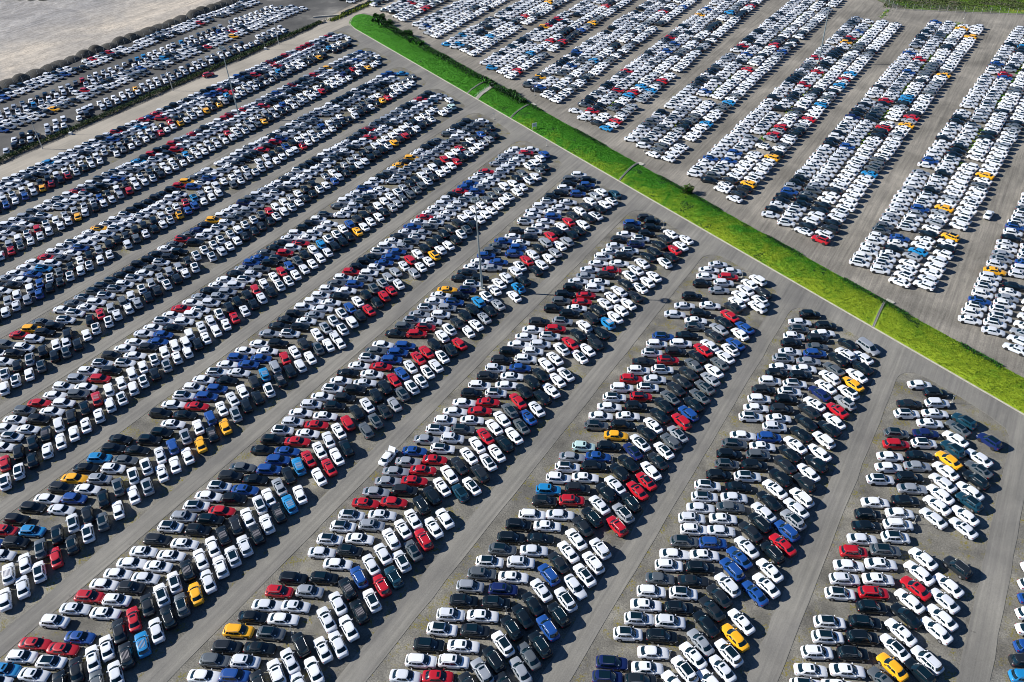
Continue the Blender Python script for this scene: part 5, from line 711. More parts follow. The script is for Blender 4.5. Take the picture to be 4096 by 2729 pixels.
20000 -2722 3045, 20011 -2722 3073, 20012 -2722 3100, 20010 -2723 3127, 20210 -2676 3028, 20011 -2675 3058, 20012 -2674 3084, 20011 -2678 3112, 20011 -2674 3140, 20200 -2473 3128, 20011 -2475 3154, 20011 -2476 3181
20001 -2476 3208, 20000 -2477 3233, 20000 -2426 3149, 20000 -2425 3176, 20211 -2430 3201, 20312 -2429 3230, 20012 -2227 3243, 20012 -2224 3271, 20000 -2228 3300, 20002 -2227 3324, 20100 -2181 3250, 20000 -2178 3278
20001 -2178 3307, 20001 -2182 3333, 20000 -2180 3361, 20011 -1976 3326, 20000 -1978 3352, 20000 -1977 3381, 20011 -1975 3408, 20010 -1976 3436, 20001 -1927 3368, 20000 -1930 3396, 20000 -1928 3422, 20010 -1724 3439
20110 -1726 3466, 20101 -1726 3493, 20012 -1726 3521, 20010 -1726 3545, 20001 -1677 3464, 20000 -1678 3491, 20000 -1678 3520, 20000 -1678 3544, 20001 -1677 3574, 20010 -1473 3570, 20011 -1476 3600, 20001 -1475 3624
20110 -1474 3651, 20000 -1425 3577, 20001 -1424 3605, 20112 -1425 3633, 20012 -1427 3657, 20010 -1427 3685, 20301 -1224 3674, 20101 -1226 3699, 20010 -1224 3727, 20010 -1223 3753, 20000 -1175 3692, 20001 -1175 3718
20011 -1175 3750, 20110 -1180 3773, 20111 -926 3782, 20012 -925 3809, 20012 -924 3832, 20010 -924 3893, 20010 -877 3812, 20011 -879 3839, 20012 -872 3867, 20001 -877 3894, 20000 -875 3921, 20000 -42 3571
20012 -38 3599, 20011 -38 3627, 20001 -37 3653, 20001 94 2286, 20000 99 2315, 20001 101 2341, 20012 102 2370, 20011 126 2049, 20010 126 2079, 20012 129 2103, 50010 -2668 1172, 50110 -2683 1208
50100 -2685 1238, 50010 -2677 1261, 50000 -2727 1236, 50100 -2682 1290, 50110 -2733 1269, 50310 -2676 1324, 50100 -2729 1295, 50010 -2676 1354, 50010 -2721 1351, 50000 -2677 1383, 50010 -2727 1387, 50010 -2727 1417
50000 -2685 1447, 50001 -2938 1291, 50110 -2686 1479, 50300 -2694 1484, 50000 -2940 1321, 50000 -2736 1483, 50011 -2937 1349, 50010 -2730 1500, 50010 -2987 1342, 50010 -2688 1544, 50000 -2738 1513, 50012 -2936 1383
50010 -2734 1529, 50011 -2985 1371, 50012 -2690 1572, 50011 -2939 1414, 50001 -2733 1563, 50310 -2986 1400, 50011 -2688 1603, 50711 -2938 1445, 50001 -2734 1592, 50010 -2688 1632, 50312 -2987 1433, 50012 -2938 1474
50000 -2732 1621, 50000 -2985 1463, 50012 -2688 1663, 50011 -2939 1505, 50000 -2731 1654, 50011 -2688 1692, 50101 -2988 1491, 50010 -2939 1536, 50011 -2730 1682, 50301 -2685 1723, 50112 -2987 1522, 50010 -2941 1566
50801 -2731 1713, 50001 -2687 1753, 50200 -2986 1553, 50012 -2940 1596, 50011 -2731 1743, 50001 -2689 1783, 50011 -2985 1586, 50010 -2733 1775, 50310 -2984 1614, 50000 -2688 1814, 50012 -2937 1656, 50011 -2729 1804
50211 -2984 1645, 50012 -2688 1847, 50010 -2938 1687, 50312 -2729 1837, 50012 -2688 1878, 50411 -2989 1677, 50012 -2935 1715, 50301 -2732 1865, 50012 -2687 1907, 50012 -2985 1707, 50011 -2937 1749, 50101 -2731 1897
50010 -2685 1937, 50010 -2989 1736, 50010 -2936 1776, 50010 -2731 1926, 50012 -2986 1767, 50001 -2689 1971, 50310 -2936 1811, 50111 -2732 1958, 50000 -2987 1797, 50002 -2688 1998, 50011 -2731 1989, 50301 -2985 1828
50010 -2686 2032, 50001 -2939 1871, 50311 -2732 2017, 50300 -2984 1860, 50111 -2690 2060, 50002 -2937 1899, 50310 -2729 2051, 50010 -2689 2089, 50112 -2985 1891, 50012 -2941 1931, 50302 -2731 2079, 50010 -2689 2120
50711 -2986 1922, 50001 -2937 1963, 50300 -2732 2114, 50211 -2687 2148, 50711 -2985 1952, 50010 -2939 1991, 50211 -2733 2140, 50000 -2985 1981, 50010 -2689 2183, 50012 -2938 2023, 50212 -2731 2172, 50010 -2685 2212
50000 -2990 2011, 50001 -2936 2051, 50012 -2731 2201, 50000 -2985 2043, 50012 -2689 2243, 50112 -2731 2231, 50011 -2687 2273, 50000 -2987 2075, 50012 -2938 2112, 50012 -2988 2100, 50211 -2688 2306, 50011 -2936 2142
50211 -2686 2335, 50711 -2983 2137, 50002 -2937 2175, 50011 -2732 2323, 50010 -2982 2165, 50012 -2686 2365, 50001 -2936 2204, 50010 -2731 2353, 50011 -2687 2394, 50011 -2986 2195, 50001 -2939 2238, 50310 -2733 2386
50212 -2984 2228, 50010 -2689 2427, 50011 -2936 2264, 50010 -2733 2413, 50200 -2985 2256, 50512 -2940 2299, 50010 -2733 2449, 50101 -2986 2286, 50011 -2940 2328, 50110 -2986 2316, 50011 -2935 2359, 50310 -2984 2348
50010 -2937 2387, 50010 -2937 2418, 50312 -2987 2411, 50012 -2936 2453, 50010 -2988 2441, 50000 -2937 2480, 50002 -2985 2469, 50000 -2938 2511, 50001 -2985 2498, 50000 -2938 2543, 50000 -2988 2529, 50000 -2937 2573
50000 -2985 2560, 50302 -2937 2602, 50202 -2984 2592, 50011 -2938 2633, 50000 -2989 2623, 50200 -2936 2663, 50001 -2983 2651, 50012 -2984 1310, 40512 -2835 1263, 40311 -2834 1289, 40000 -2883 1282, 40311 -2838 1318
40000 -2884 1310, 40310 -2835 1345, 40001 -2832 1371, 40012 -2882 1339, 40011 -2885 1364, 40012 -2835 1400, 40011 -2884 1394, 40100 -2835 1429, 40800 -2835 1454, 40110 -2885 1421, 40001 -2884 1447, 40201 -2835 1482
40201 -2833 1507, 40012 -2884 1474, 40001 -2886 1499, 40101 -2837 1537, 40001 -2884 1529, 40000 -2835 1568, 40012 -3103 1409, 40311 -2834 1591, 40510 -3102 1437, 40011 -2885 1584, 40310 -2834 1620, 40002 -3153 1426
40011 -3104 1461, 40211 -2831 1648, 40411 -2883 1615, 40111 -3153 1454, 40000 -3103 1490, 40000 -2882 1642, 40011 -2834 1676, 40110 -3150 1480, 40001 -3103 1517, 40011 -2884 1666, 40001 -2834 1702, 40310 -3154 1509
40012 -3103 1546, 40001 -2835 1731, 40100 -2886 1697, 40112 -3153 1537, 40012 -3103 1571, 40112 -2883 1725, 40001 -2834 1760, 40001 -3101 1600, 40012 -2882 1748, 40001 -3153 1567, 40211 -2835 1785, 40001 -3151 1593
40010 -3103 1627, 40011 -2884 1777, 40211 -2831 1814, 40001 -3152 1617, 40312 -3102 1653, 40211 -2834 1839, 40312 -2884 1807, 40011 -3156 1647, 40512 -3102 1684, 40012 -2886 1832, 40102 -3153 1674, 40300 -3103 1710
40202 -2830 1895, 40500 -2883 1859, 40012 -3154 1702, 40110 -3103 1736, 40201 -2835 1921, 40011 -2885 1887, 40000 -3153 1729, 40100 -3104 1765, 40012 -2884 1914, 40000 -2837 1951, 40310 -2882 1939, 40300 -3102 1794
40212 -2835 1978, 40001 -3102 1819, 40012 -2833 2002, 40710 -2885 1971, 40002 -3100 1847, 40001 -3152 1813, 40010 -2832 2032, 40111 -2886 1998, 40401 -3153 1841, 40000 -3106 1873, 40212 -2880 2025, 40012 -2834 2061
40000 -3153 1866, 40110 -3101 1902, 40000 -2832 2085, 40010 -2883 2056, 40212 -3153 1894, 40100 -3103 1929, 40111 -2833 2114, 40012 -2885 2080, 40410 -3152 1920, 40000 -3102 1959, 40012 -2883 2108, 40400 -2835 2143
40001 -3153 1949, 40000 -3101 1986, 40100 -2885 2133, 40002 -2835 2170, 40000 -3152 1978, 40011 -3101 2013, 40101 -2883 2165, 40012 -2832 2199, 40001 -3102 2042, 40102 -2883 2189, 40011 -2835 2227, 40011 -3102 2067
40011 -2832 2250, 40000 -2884 2218, 40001 -3152 2060, 40011 -3103 2095, 40002 -2884 2244, 40810 -2832 2282, 40000 -3153 2089, 40111 -3102 2124, 40000 -2885 2272, 40001 -2835 2309, 40312 -3151 2114, 40100 -3104 2151
40000 -2834 2336, 40302 -2886 2302, 40001 -3103 2175, 40302 -3153 2142, 40100 -2833 2361, 40402 -2885 2330, 40312 -3154 2168, 40100 -3103 2207, 40001 -2834 2391, 40000 -2883 2358, 40000 -3103 2231, 40311 -3153 2199
40001 -2831 2417, 40112 -2885 2383, 40001 -3101 2259, 40001 -3155 2224, 40001 -2884 2414, 40001 -2835 2448, 40001 -3103 2287, 40001 -3151 2255, 40001 -2884 2436, 40201 -2836 2477, 40000 -3153 2279, 40011 -3100 2314
40000 -2887 2464, 40001 -2835 2503, 40000 -3152 2304, 40411 -3101 2343, 40001 -2882 2492, 40001 -2835 2528, 40012 -3152 2335, 40011 -3106 2370, 40012 -2883 2520, 40001 -2835 2558, 40012 -3152 2364, 40212 -3105 2398
40011 -2884 2547, 40012 -2833 2585, 40011 -3152 2392, 40010 -2884 2574, 40011 -2834 2612, 40011 -3152 2417, 40200 -3104 2451, 40011 -2882 2602, 40011 -2834 2636, 40001 -3150 2444, 40201 -3101 2477, 40000 -2883 2629
40311 -2834 2665, 40000 -3154 2472, 40001 -3102 2509, 40012 -2883 2657, 40000 -2832 2693, 40000 -3151 2499, 40211 -3103 2535, 40011 -2885 2684, 40000 -3152 2527, 40211 -3102 2563, 40002 -3153 2554, 40010 -2699 2863
40211 -3104 2591, 40000 -3149 2582, 40001 -3102 2616, 40010 -2704 2891, 40110 -2754 2874, 40310 -2740 2884, 40201 -3151 2611, 40010 -3105 2646, 40012 -3153 2638, 40011 -3104 2671, 40210 -3152 2666, 40011 -3151 1401
40010 -3103 1381, 40212 -2883 1255, 40000 -2835 1209"""
HEAD=(-7.5,118.5,-27,133,-20,116)          # heading of each kind of file, degrees from +X
cars=[]
for it in CARS.replace('\n',',').split(','):
    if not it.strip(): continue
    code,u,v=(int(x) for x in it.split()); u/=10; v/=10
    z=code//10000; col='WKGSRBNLYCT'[code//100%100]; kind='sumk'[code//10%10]; roof=('','o','p','l','')[code%10]
    cars.append([z,u,v,col,kind,roof,HEAD[z]+(180 if code%10==4 or kind=='m' else 0)])
def rank(c):
    q=proj(W(c[1],c[2],.7)); inf=-26<q[0]<4122 and -26<q[1]<2755
    return (0 if inf else 1, q[2])
cars.sort(key=rank)
near=cars[:297]; far=cars[297:]
CN=dict(W='white',K='black',G='grey',S='silver',R='red',B='blue',N='navy',L='light blue',Y='yellow',C='pale mint',T='dark teal')
KN={'s':'sedan','u':'SUV','m':'minivan','k':'pickup'}
ORD='first second third fourth fifth sixth seventh eighth ninth tenth eleventh twelfth thirteenth fourteenth fifteenth sixteenth seventeenth eighteenth nineteenth twentieth'.split()
def ordn(i):
    if i<20: return ORD[i]
    t=i+1; tens={2:'twenty',3:'thirty',4:'forty',5:'fifty'}[t//10]
    return tens.rstrip('y')+'ieth' if t%10==0 else tens+'-'+ORD[t%10-1]
ROWN={1:'rightmost row',0:'second row from right',-1:'third row from right',-2:'fourth row from right',-3:'fifth row from right',-4:'sixth row from right',-5:'seventh row from right',-6:'eighth row from right',-7:'ninth row from right'}
FILEN=['outer left','inner left','inner right','outer right']
def slot(c):
    k=round((c[1]+4.4-10.3)/24.56); off=c[1]-(-4.4+24.56*k)
    fi=min(range(4),key=lambda i:abs(off-(3.8,7.95,13.0,17.0)[i])); return k,fi
byfile={}
for c in near: byfile.setdefault(slot(c),[]).append(c)
for key,lst in byfile.items(): lst.sort(key=lambda c:c[2])
ROOFN={'o':' with sunroof','p':' with dark glass roof','l':' with ribbed roof','':''}
rnd=random.Random(3)
for key,lst in byfile.items():
    for i,c in enumerate(lst):
        z,u,v,col,kind,roof,h=c
        pc=col if rnd.random()>.3 else {'W':'V','K':'D'}.get(col,col); o=make_car(kind,roof,pc); b=SC[kind]; o.scale=(b*rnd.uniform(.955,1.035),b*rnd.uniform(.98,1.02),b*rnd.uniform(.95,1.05)); o.location=W(u,v,0); o.rotation_euler=(0,0,R(h+rnd.gauss(0,1.0)))
        lab=f"{CN[col]} {KN[kind]}{ROOFN[roof]}, {ordn(i)} from near end of {FILEN[key[1]]} file, {ROWN[key[0]]}"
        if len(lab.split())>16: lab=lab.replace('from near end of','up in')
        if len(lab.split())>16: lab=lab.replace(' glass roof',' roof')
        o['label']=lab; o['category']='car'; o['group']='cars parked in the diagonal rows'
# protos that never got placed do not exist: the first use is always the proto itself
# three cars standing loose in the lanes
o=make_car('s','','W'); o.location=W(-77.6,73.5,.04); o.rotation_euler=(0,0,R(61))
tag(o,'white sedan with raised bonnet standing alone beside the lane','car','cars standing loose')
if o is not protos.get(('s','','W')): pass
mb=MB(); mb.box((.48,0,0),(.96,1.45,.045)); hd=mb.build('bonnet',[M_paint['W']],o,(1.12,0,1.02)); hd.rotation_euler=(0,R(-52),0)
mb=MB(); mb.box((1.62,0,.90),(.85,1.25,.06)); mb.build('engine_bay',[M_trim],o)
o=make_car('s','','W'); o.location=W(1.5,213.6,0); o.rotation_euler=(0,0,R(50)); tag(o,'white sedan standing alone across the gravel lane beyond the grass','car','cars standing loose')
o=make_car('u','','R'); o.location=W(-258.6,192.8,0.01); o.rotation_euler=(0,0,R(35)); tag(o,'dark red car standing alone on the pale road by the hedge','car','cars standing loose')
# all the other cars, far off: one object
def template(kind, roof):
    parts=car_parts(kind,roof,lod=True); mb=MB(); ix=dict(paint=0,trim=13,glass=14,tyre=15,head=16,tail=17,rib=18,rail=19)
    for n,p,mats,_ in parts:
        off=len(mb.v); mb.v+=[tuple(x) for x in p.v]
        for f,m,s in zip(p.f,p.m,p.sm): mb.f.append(tuple(i+off for i in f)); mb.m.append(ix[mats[m]]); mb.sm.append(s)
    me=mb.mesh('t'); me.set_sharp_from_angle(angle=R(38))
    nv,ne,nl,npz=len(me.vertices),len(me.edges),len(me.loops),len(me.polygons)
    co=np.empty(nv*3,np.float32); me.vertices.foreach_get('co',co)
    ed=np.empty(ne*2,np.int32); me.edges.foreach_get('vertices',ed)
    lv=np.empty(nl,np.int32); me.loops.foreach_get('vertex_index',lv); le=np.empty(nl,np.int32); me.loops.foreach_get('edge_index',le)
    ls=np.empty(npz,np.int32); me.polygons.foreach_get('loop_start',ls); mi=np.empty(npz,np.int32); me.polygons.foreach_get('material_index',mi)
    def att(n,k):
        a=me.attributes.get(n); r=np.zeros(k,bool)
        if a: a.data.foreach_get('value',r)
        return r
    d=dict(co=co.reshape(-1,3)*SC[kind],ed=ed,lv=lv,le=le,ls=ls,mi=mi,se=att('sharp_edge',ne),sf=att('sharp_face',npz)); bpy.data.meshes.remove(me); return d
T={}; CI={k:i for i,k in enumerate('WKGSRBNLYCTVD')}
A={k:[] for k in ('co','ed','lv','le','ls','mi','se','sf')}; nv=ne=nl=0
rnd=random.Random(8)
for z,u,v,col,kind,roof,h in far:
    if roof=='r': roof=''
    k=(kind,roof if roof in 'opl' else '')
    if k not in T: T[k]=template(*k)
    if rnd.random()<.28: col={'W':'V','K':'D'}.get(col,col)
    t=T[k]; p=W(u,v); a=R(h+rnd.gauss(0,1.5)); c,s=math.cos(a),math.sin(a); g=np.array([rnd.uniform(.955,1.035),rnd.uniform(.98,1.02),rnd.uniform(.95,1.06)],np.float32)
    co=t['co']*g; A['co'].append(np.stack([co[:,0]*c-co[:,1]*s+p.x,co[:,0]*s+co[:,1]*c+p.y,co[:,2]],1))
    A['ed'].append(t['ed']+nv); A['lv'].append(t['lv']+nv); A['le'].append(t['le']+ne); A['ls'].append(t['ls']+nl)
    A['mi'].append(np.where(t['mi']==0,CI[col],t['mi'])); A['se'].append(t['se']); A['sf'].append(t['sf'])
    nv+=len(co); ne+=len(t['ed'])//2; nl+=len(t['lv'])
A={k:np.concatenate(v) for k,v in A.items()}
me=bpy.data.meshes.new('distant_cars'); me.vertices.add(nv); me.edges.add(ne); me.loops.add(nl); me.polygons.add(len(A['ls']))
me.vertices.foreach_set('co',A['co'].astype(np.float32).ravel()); me.edges.foreach_set('vertices',A['ed'])
me.loops.foreach_set('vertex_index',A['lv']); me.loops.foreach_set('edge_index',A['le'])
me.polygons.foreach_set('loop_start',A['ls']); me.polygons.foreach_set('material_index',A['mi'].astype(np.int32))
for n,dom,k in (('sharp_edge','EDGE','se'),('sharp_face','FACE','sf')):
    at=me.attributes.get(n) or me.attributes.new(n,'BOOLEAN',dom); at.data.foreach_set('value',A[k])
me.update(); me.validate()
print('far cars',len(far),'faces',len(A['ls']))
tag(link('distant_cars',me,[M_paint[k] for k in 'WKGSRBNLYCTVD']+[M_trim,M_glass,M_tyre,M_head,M_tail,M_rib,M_rail]),
    'thousands of white, black, silver and coloured cars filling the farther rows','cars','cars parked in the diagonal rows','stuff')
# ------------------------------------------------------------------ ground
def sheet(name, pts, z, mat, h=0, kind='structure'):
    bm=bmesh.new(); vs=[bm.verts.new(W(u,v,z)) for u,v in pts]; f=bm.faces.new(vs)
    if f.normal.z<0: f.normal_flip()
    bm.normal_update()
    if f.normal.z<0: bmesh.ops.reverse_faces(bm,faces=[f])
    if h:
        r=bmesh.ops.extrude_face_region(bm,geom=[f]); tv=[e for e in r['geom'] if isinstance(e,bmesh.types.BMVert)]
        bmesh.ops.translate(bm,verts=tv,vec=(0,0,h)); 
    bmesh.ops.triangulate(bm,faces=[f for f in bm.faces if len(f.verts)>4])
    bmesh.ops.recalc_face_normals(bm,faces=bm.faces)
    me=bpy.data.meshes.new(name); bm.to_mesh(me); bm.free()
    if not h and me.polygons[0].normal.z<0: me.flip_normals()
    o=link(name,me,[mat]); tag(o,kind=kind); return o
def curb(u): return 148.7-.451*u
def upper(u): return 159.8-.467*(u+1)
mb=MB(); G=24; e=[-2200+4400*i/G for i in range(G+1)]
mb.add([W(x,y,-.03) for y in e for x in e],[(j*(G+1)+i,j*(G+1)+i+1,(j+1)*(G+1)+i+1,(j+1)*(G+1)+i) for j in range(G) for i in range(G)])
o=mb.build('ground',[M_dirt]); tag(o,kind='structure')
if o.data.polygons[0].normal.z<0: o.data.flip_normals()
wob=lambda x,a=.25: a*noise.noise(Vector((x*.35,1.3,0)))*2
# gravel of the near rows, one bay per row, cut out of the raised asphalt lanes
sheet('parking_gravel',[(-250.2,-160),(140,-160),(140,curb(140)-1),(-250.2,curb(-250.2)-1)],.0,M_park)
APEX=[(0,-11.0),(.2,-9.6),(1.0,-8.2),(2.7,-7.3),(5.8,-8.1),(11.2,-10.4),(15,-12.3),(17.7,-13.9),(19.6,-15.3),(20.5,-17.0),(20.9,-21.2),(20.75,-28)]
pts=[(118,curb(118)-.06),(-250,curb(-250)-.06)]
for k in range(-10,5):
    L=-4.4+24.56*k; c0=curb(L)
    if k>-10:
        pts.append((L-3.95+wob(L),-155)); pts.append((L,-155))
    y=-150
    while y<c0-13: pts.append((L+wob(y+L,.10),y)); y+=4 if y>0 else 30
    pts+= [(L+a,c0+b) for a,b in APEX]
    y=c0-31
    while y>-150: pts.append((L+20.7+wob(y-L+50,.22),y)); y-=3 if y>0 else 30
pts.append((118,-155))
# first bay starts at the road edge: drop the sliver left of it
sheet('lane',pts,-.1,M_asph,h=.137)
sheet('road',[(-259.9,-120),(-250.6,-120),(-250.4,curb(-250)-1),(-247,curb(-247)+.3),(-252.5,266),(-256,272),(-254.5,277),(-243,277.5),(-238,300),(-236,420),(-262,430),(-262.5,300),(-266,268),(-260,250)],.012,M_beige)
sheet('yard_gravel',[(-320.5,-150),(-265.5,-150),(-265.5,262),(-270,300),(-268,500),(-320.5,500)],.0,M_yard)
sheet('sandy_field',[(-1600,-600),(-320.7,-600),(-320.7,900),(-1600,900)],.0,M_sand)
# kerb along the grass
mb=MB(); P0=[(120,curb(120))]+[(u,curb(u)) for u in range(110,-247,-6)]+[(-249.5,262.2),(-252.2,265.6),(-255,270),(-255.9,273.2),(-254.6,276)]
for a,b in zip(P0,P0[1:]):
    A1,B1=W(*a),W(*b); d=(B1-A1); n=Vector((-d.y,d.x,0)).normalized()*.14
    mb.add([A1-n,A1+n,B1+n,B1-n]+[p+Vector((0,0,.15)) for p in (A1-n,A1+n,B1+n,B1-n)],[(4,5,6,7),(0,1,5,4),(2,3,7,6),(1,2,6,5),(3,0,4,7)])
tag(mb.build('kerb',[M_kerb]),kind='structure')
# grass bank
def bank(u,t):
    a=curb(u)+.1; b=upper(u)
    if u<-246:
        s=min(1,(-246-u)/9.6); b=a+(b-a)*(1-.0*s); w=math.sqrt(max(0,1-s*s)); mid=a+(b-a)*.62; a=mid-(mid-a)*w; b=mid+(b-mid)*w
    return a+(b-a)*t
def bankz(u,t):
    e=min(1,max(0,(u+256)/14)); p=W(u,bank(u,t))
    return .06+e*(.75*math.sin(math.pi*t)**.8)+(.22*noise.noise(p*.25)+.10*noise.noise(p*.9))*min(1,5*t*(1-t))
NU,NT=760,18; vs=[]; fs=[]
for i in range(NU+1):
    u=-255.6+i*(80+255.6)/NU
    for j in range(NT+1): t=j/NT; vs.append(W(u,bank(u,t)+(.3*noise.noise(Vector((u*.4,7,0))) if j==NT else 0),bankz(u,t)))
for i in range(NU):
    for j in range(NT): a=i*(NT+1)+j; fs.append((a,a+NT+1,a+NT+2,a+1))
mb=MB(); mb.add(vs,fs,0,True); o=mb.build('grass_bank',[M_grass]); tag(o,kind='structure')
if o.data.polygons[0].normal.z<0: o.data.flip_normals()
GUT=[-161.9,-137.6,-88.0,-12.2]
def tufts(name,label,n,place,size,mats,pick,kind='stuff',cat='grass',up=.9):
    """a scatter of small bent leaf blades, three to a tuft, as one mesh"""
    vs=[];fs=[];ms=[]
    for _ in range(n):
        q=place()
        if q is None: continue
        p,k=q; s=size*k*rnd.uniform(.6,1.35); m=pick(p)
        for b in range(3):
            a=rnd.uniform(0,6.283); d=Vector((math.cos(a),math.sin(a),0)); w=Vector((-d.y,d.x,0))*s*.30
            base=p+d*rnd.uniform(0,.3)*s; tip=base+d*s*rnd.uniform(.3,.9)+Vector((0,0,s*up*rnd.uniform(.5,1.1)))
            i=len(vs); vs+= [base-w,base+w,tip+w*.3,tip-w*.3]; fs.append((i,i+1,i+2,i+3)); ms.append(m)
    me=bpy.data.meshes.new(name); me.from_pydata([tuple(v) for v in vs],[],fs); me.polygons.foreach_set('material_index',ms); me.update()
    return tag(link(name,me,mats),label,cat,None,kind)
def pl_bank():
    u=-254+ (rnd.random()**.75)*300; t=rnd.uniform(.02,.98)
    if any(abs(u-g)<.7 for g in GUT): return None
    return W(u,bank(u,t),bankz(u,t)),1
def pick_bank(p):
    u=p.x*DU[0]+p.y*DU[1]; n=noise.noise(Vector((p.x*.16,p.y*.16,3)))+noise.noise(p*.7)*.4
    t=(u+254)/290-((p.x*DV[0]+p.y*DV[1]-curb(u))/11-.5)*.35
    return 2 if n<-.50 else (1 if n*.9+t*.62+rnd.random()*.25>.68 else 0)
tufts('grass','bright green and yellow grass growing over the long bank',70000,pl_bank,.17,[M_grass,M_grass,M_dgreen],pick_bank)
def pl_weeds():
    u=rnd.uniform(-243,60); n=noise.noise(Vector((u*.09,3.3,0)))
    far_=u<-140; t=1-abs(rnd.gauss(0,.13 if far_ else .08))
    if (not far_ and n<.02+rnd.random()*.1) or t<.3: return None
    k=(2.0 if u<-205 else 1.5 if far_ else .6)*(1 if n>0 else .7)
    return W(u,bank(u,t),bankz(u,t)+rnd.uniform(0,.5)*k*.8),k
tufts('weeds','dark green weeds along the upper edge of the grass bank',26000,pl_weeds,.34,[M_dgreen,M_green],lambda p:0 if rnd.random()<.8 else 1,cat='weeds')
def pl_rows():
    k=rnd.choice([-3,-2,-1,0,1,2]); a0=-45.4+25.2*k; v=rnd.uniform(225,370)
    u=a0+7.4+float(np.interp(a0,[-96,-70,-45,-20,5,30],[.02,.04,.05,.065,.08,.09]))*(v-(175-.467*(a0+1)))
    if noise.noise(Vector((u*.2,v*.12,0)))<.05: return None
    return W(u+rnd.gauss(0,.6),v+rnd.gauss(0,.5),0),1
tufts('row_weeds','yellow green weeds growing between the far rows of cars',9000,pl_rows,.30,[M_green,M_yel],lambda p:rnd.randint(0,1),cat='weeds')
# hedge along the pale road
def pl_hedge():
    v=rnd.uniform(20,259); n=noise.noise(Vector((v*.12,0,5)))
    return W(-263.2+rnd.gauss(0,.65)+n*.7,v,rnd.random()**.7*(.85+.6*n)),1
hd=empty('hedge',W(-263.2,140)); tag(hd,'long low dark hedge between the pale road and the upper yard','hedge')
o=tufts('foliage',None,26000,lambda:(lambda q:(q[0]-hd.location,1))(pl_hedge()),.26,[M_dgreen,M_scrub,M_yel],lambda p:rnd.choice([0,0,0,0,1,2 if rnd.random()<.1 else 0]),kind=None,cat=None); o.parent=hd
mb=MB()
for v in range(22,258,3): mb.tube(W(-263.2+rnd.uniform(-.4,.4),v)-hd.location,W(-263.2,v+.2,.9)-hd.location,.05,.02,5)
mb.build('stems',[M_bark],hd)
def bush(u,v,h,r,label,n=900,mats=None,name='bush'):
    root=empty(name,W(u,v,.1)); tag(root,label,'bush')
    cl=[(Vector((rnd.gauss(0,r*.42),rnd.gauss(0,r*.42),h*rnd.uniform(.25,.8))),r*rnd.uniform(.3,.6)) for _ in range(12)]
    def pl():
        c,s=rnd.choice(cl); d=Vector((rnd.gauss(0,1),rnd.gauss(0,1),rnd.gauss(0,1))).normalized()*s*rnd.uniform(.6,1.1); q=c+d
        return (q,1) if q.z>0 else None
    o=tufts('foliage',None,n,pl,.30,mats or [M_dgreen,M_green],lambda p:0 if rnd.random()<.85 else 1,kind=None,cat=None); o.parent=root
    mb=MB()
    for c,s in cl[:6]: mb.tube((0,0,0),c,.07,.02,5)
    mb.build('stem',[M_bark],root)
bush(-239.5,270.3,3.0,2.4,'large dark green bush at the far tip of the grass bank',1500)
bush(-244.5,273.0,2.0,1.6,'low round bush at the very tip of the grass bank, behind the large one')
bush(-233.5,268.0,2.1,2.0,'dark bush second along the upper edge of the bank from its far tip')
bush(-217.5,260.4,2.3,2.2,'dark bush midway along the far hedge line of the bank, above black gravel',1200)
bush(-147.5,228.0,1.2,1.3,'small dark bush on the bank just before the concrete steps')
bush(-68.5,190.5,1.9,1.5,'brownish twiggy shrub overhanging the gravel at the upper edge of the bank',700,[M_scrub,M_green])
# concrete gutters and steps crossing the bank
def gutter(u,w,label):
    root=empty('drain_channel',W(u,bank(u,.5))); tag(root,label,'drain','concrete drains crossing the grass bank'); off=root.location
    for nm,du,h in (('side_wall',-w/2,.30),('side_wall',w/2,.30),('channel_floor',0,.14)):
        mb=MB(); ww=w if nm=='channel_floor' else .07
        for j in range(12):
            t0,t1=j/12,(j+1)/12; a=W(u+du,bank(u,t0),bankz(u,t0)+h-.1)-off; b=W(u+du,bank(u,t1),bankz(u,t1)+h-.1)-off
            n=W(1,0)*ww/2; dz=Vector((0,0,.45))
            mb.add([a-n,a+n,b+n,b-n,a-n-dz,a+n-dz,b+n-dz,b-n-dz],[(0,1,2,3),(4,0,3,7),(1,5,6,2),(4,5,1,0),(3,2,6,7)])
        mb.build(nm,[M_conc],root)
    a=W(u+.9,upper(u)+.1,.0)-off; mb=MB()
    mb.box((a.x,a.y,a.z+.10),(1.9,1.3,.20),rz=-AZ-.42); mb.build('apron',[M_conc],root)
gutter(GUT[0],.36,'concrete drain crossing the bank beside the white steps, on their far side')
gutter(GUT[1],.36,'narrow concrete drain crossing the bank between the steps and the sign board')
gutter(GUT[2],.36,'concrete drain crossing the bank at its middle, opposite the eighth near row')
gutter(GUT[3],.36,'wide concrete drain with pale apron crossing the bank nearest the right edge')
st=empty('concrete_steps',W(-156.5,bank(-156.5,.5))); tag(st,'flight of pale concrete steps climbing across the grass bank','steps')
mb=MB(); mr=MB()
for j in range(26):
    t=(j+.5)/26; u=-156.4-.3*t; p=W(u,bank(u,t),bankz(u,t)+.1)-st.location; mb.box((p.x,p.y,p.z),(1.5,.34,.22),rz=-AZ)
    if j%3==0: mr.tube(p+W(-.8,0),p+W(-.8,0,1.0),.03,n=5)
a=W(-157.2,bank(-156.5,0),bankz(-156.5,0)+1.05)-st.location; b=W(-157.6,bank(-156.7,1),bankz(-156.7,1)+1.05)-st.location; mr.tube(a,b,.035,n=5)
mb.build('treads',[M_conc],st); mr.build('handrail',[M_white],st)
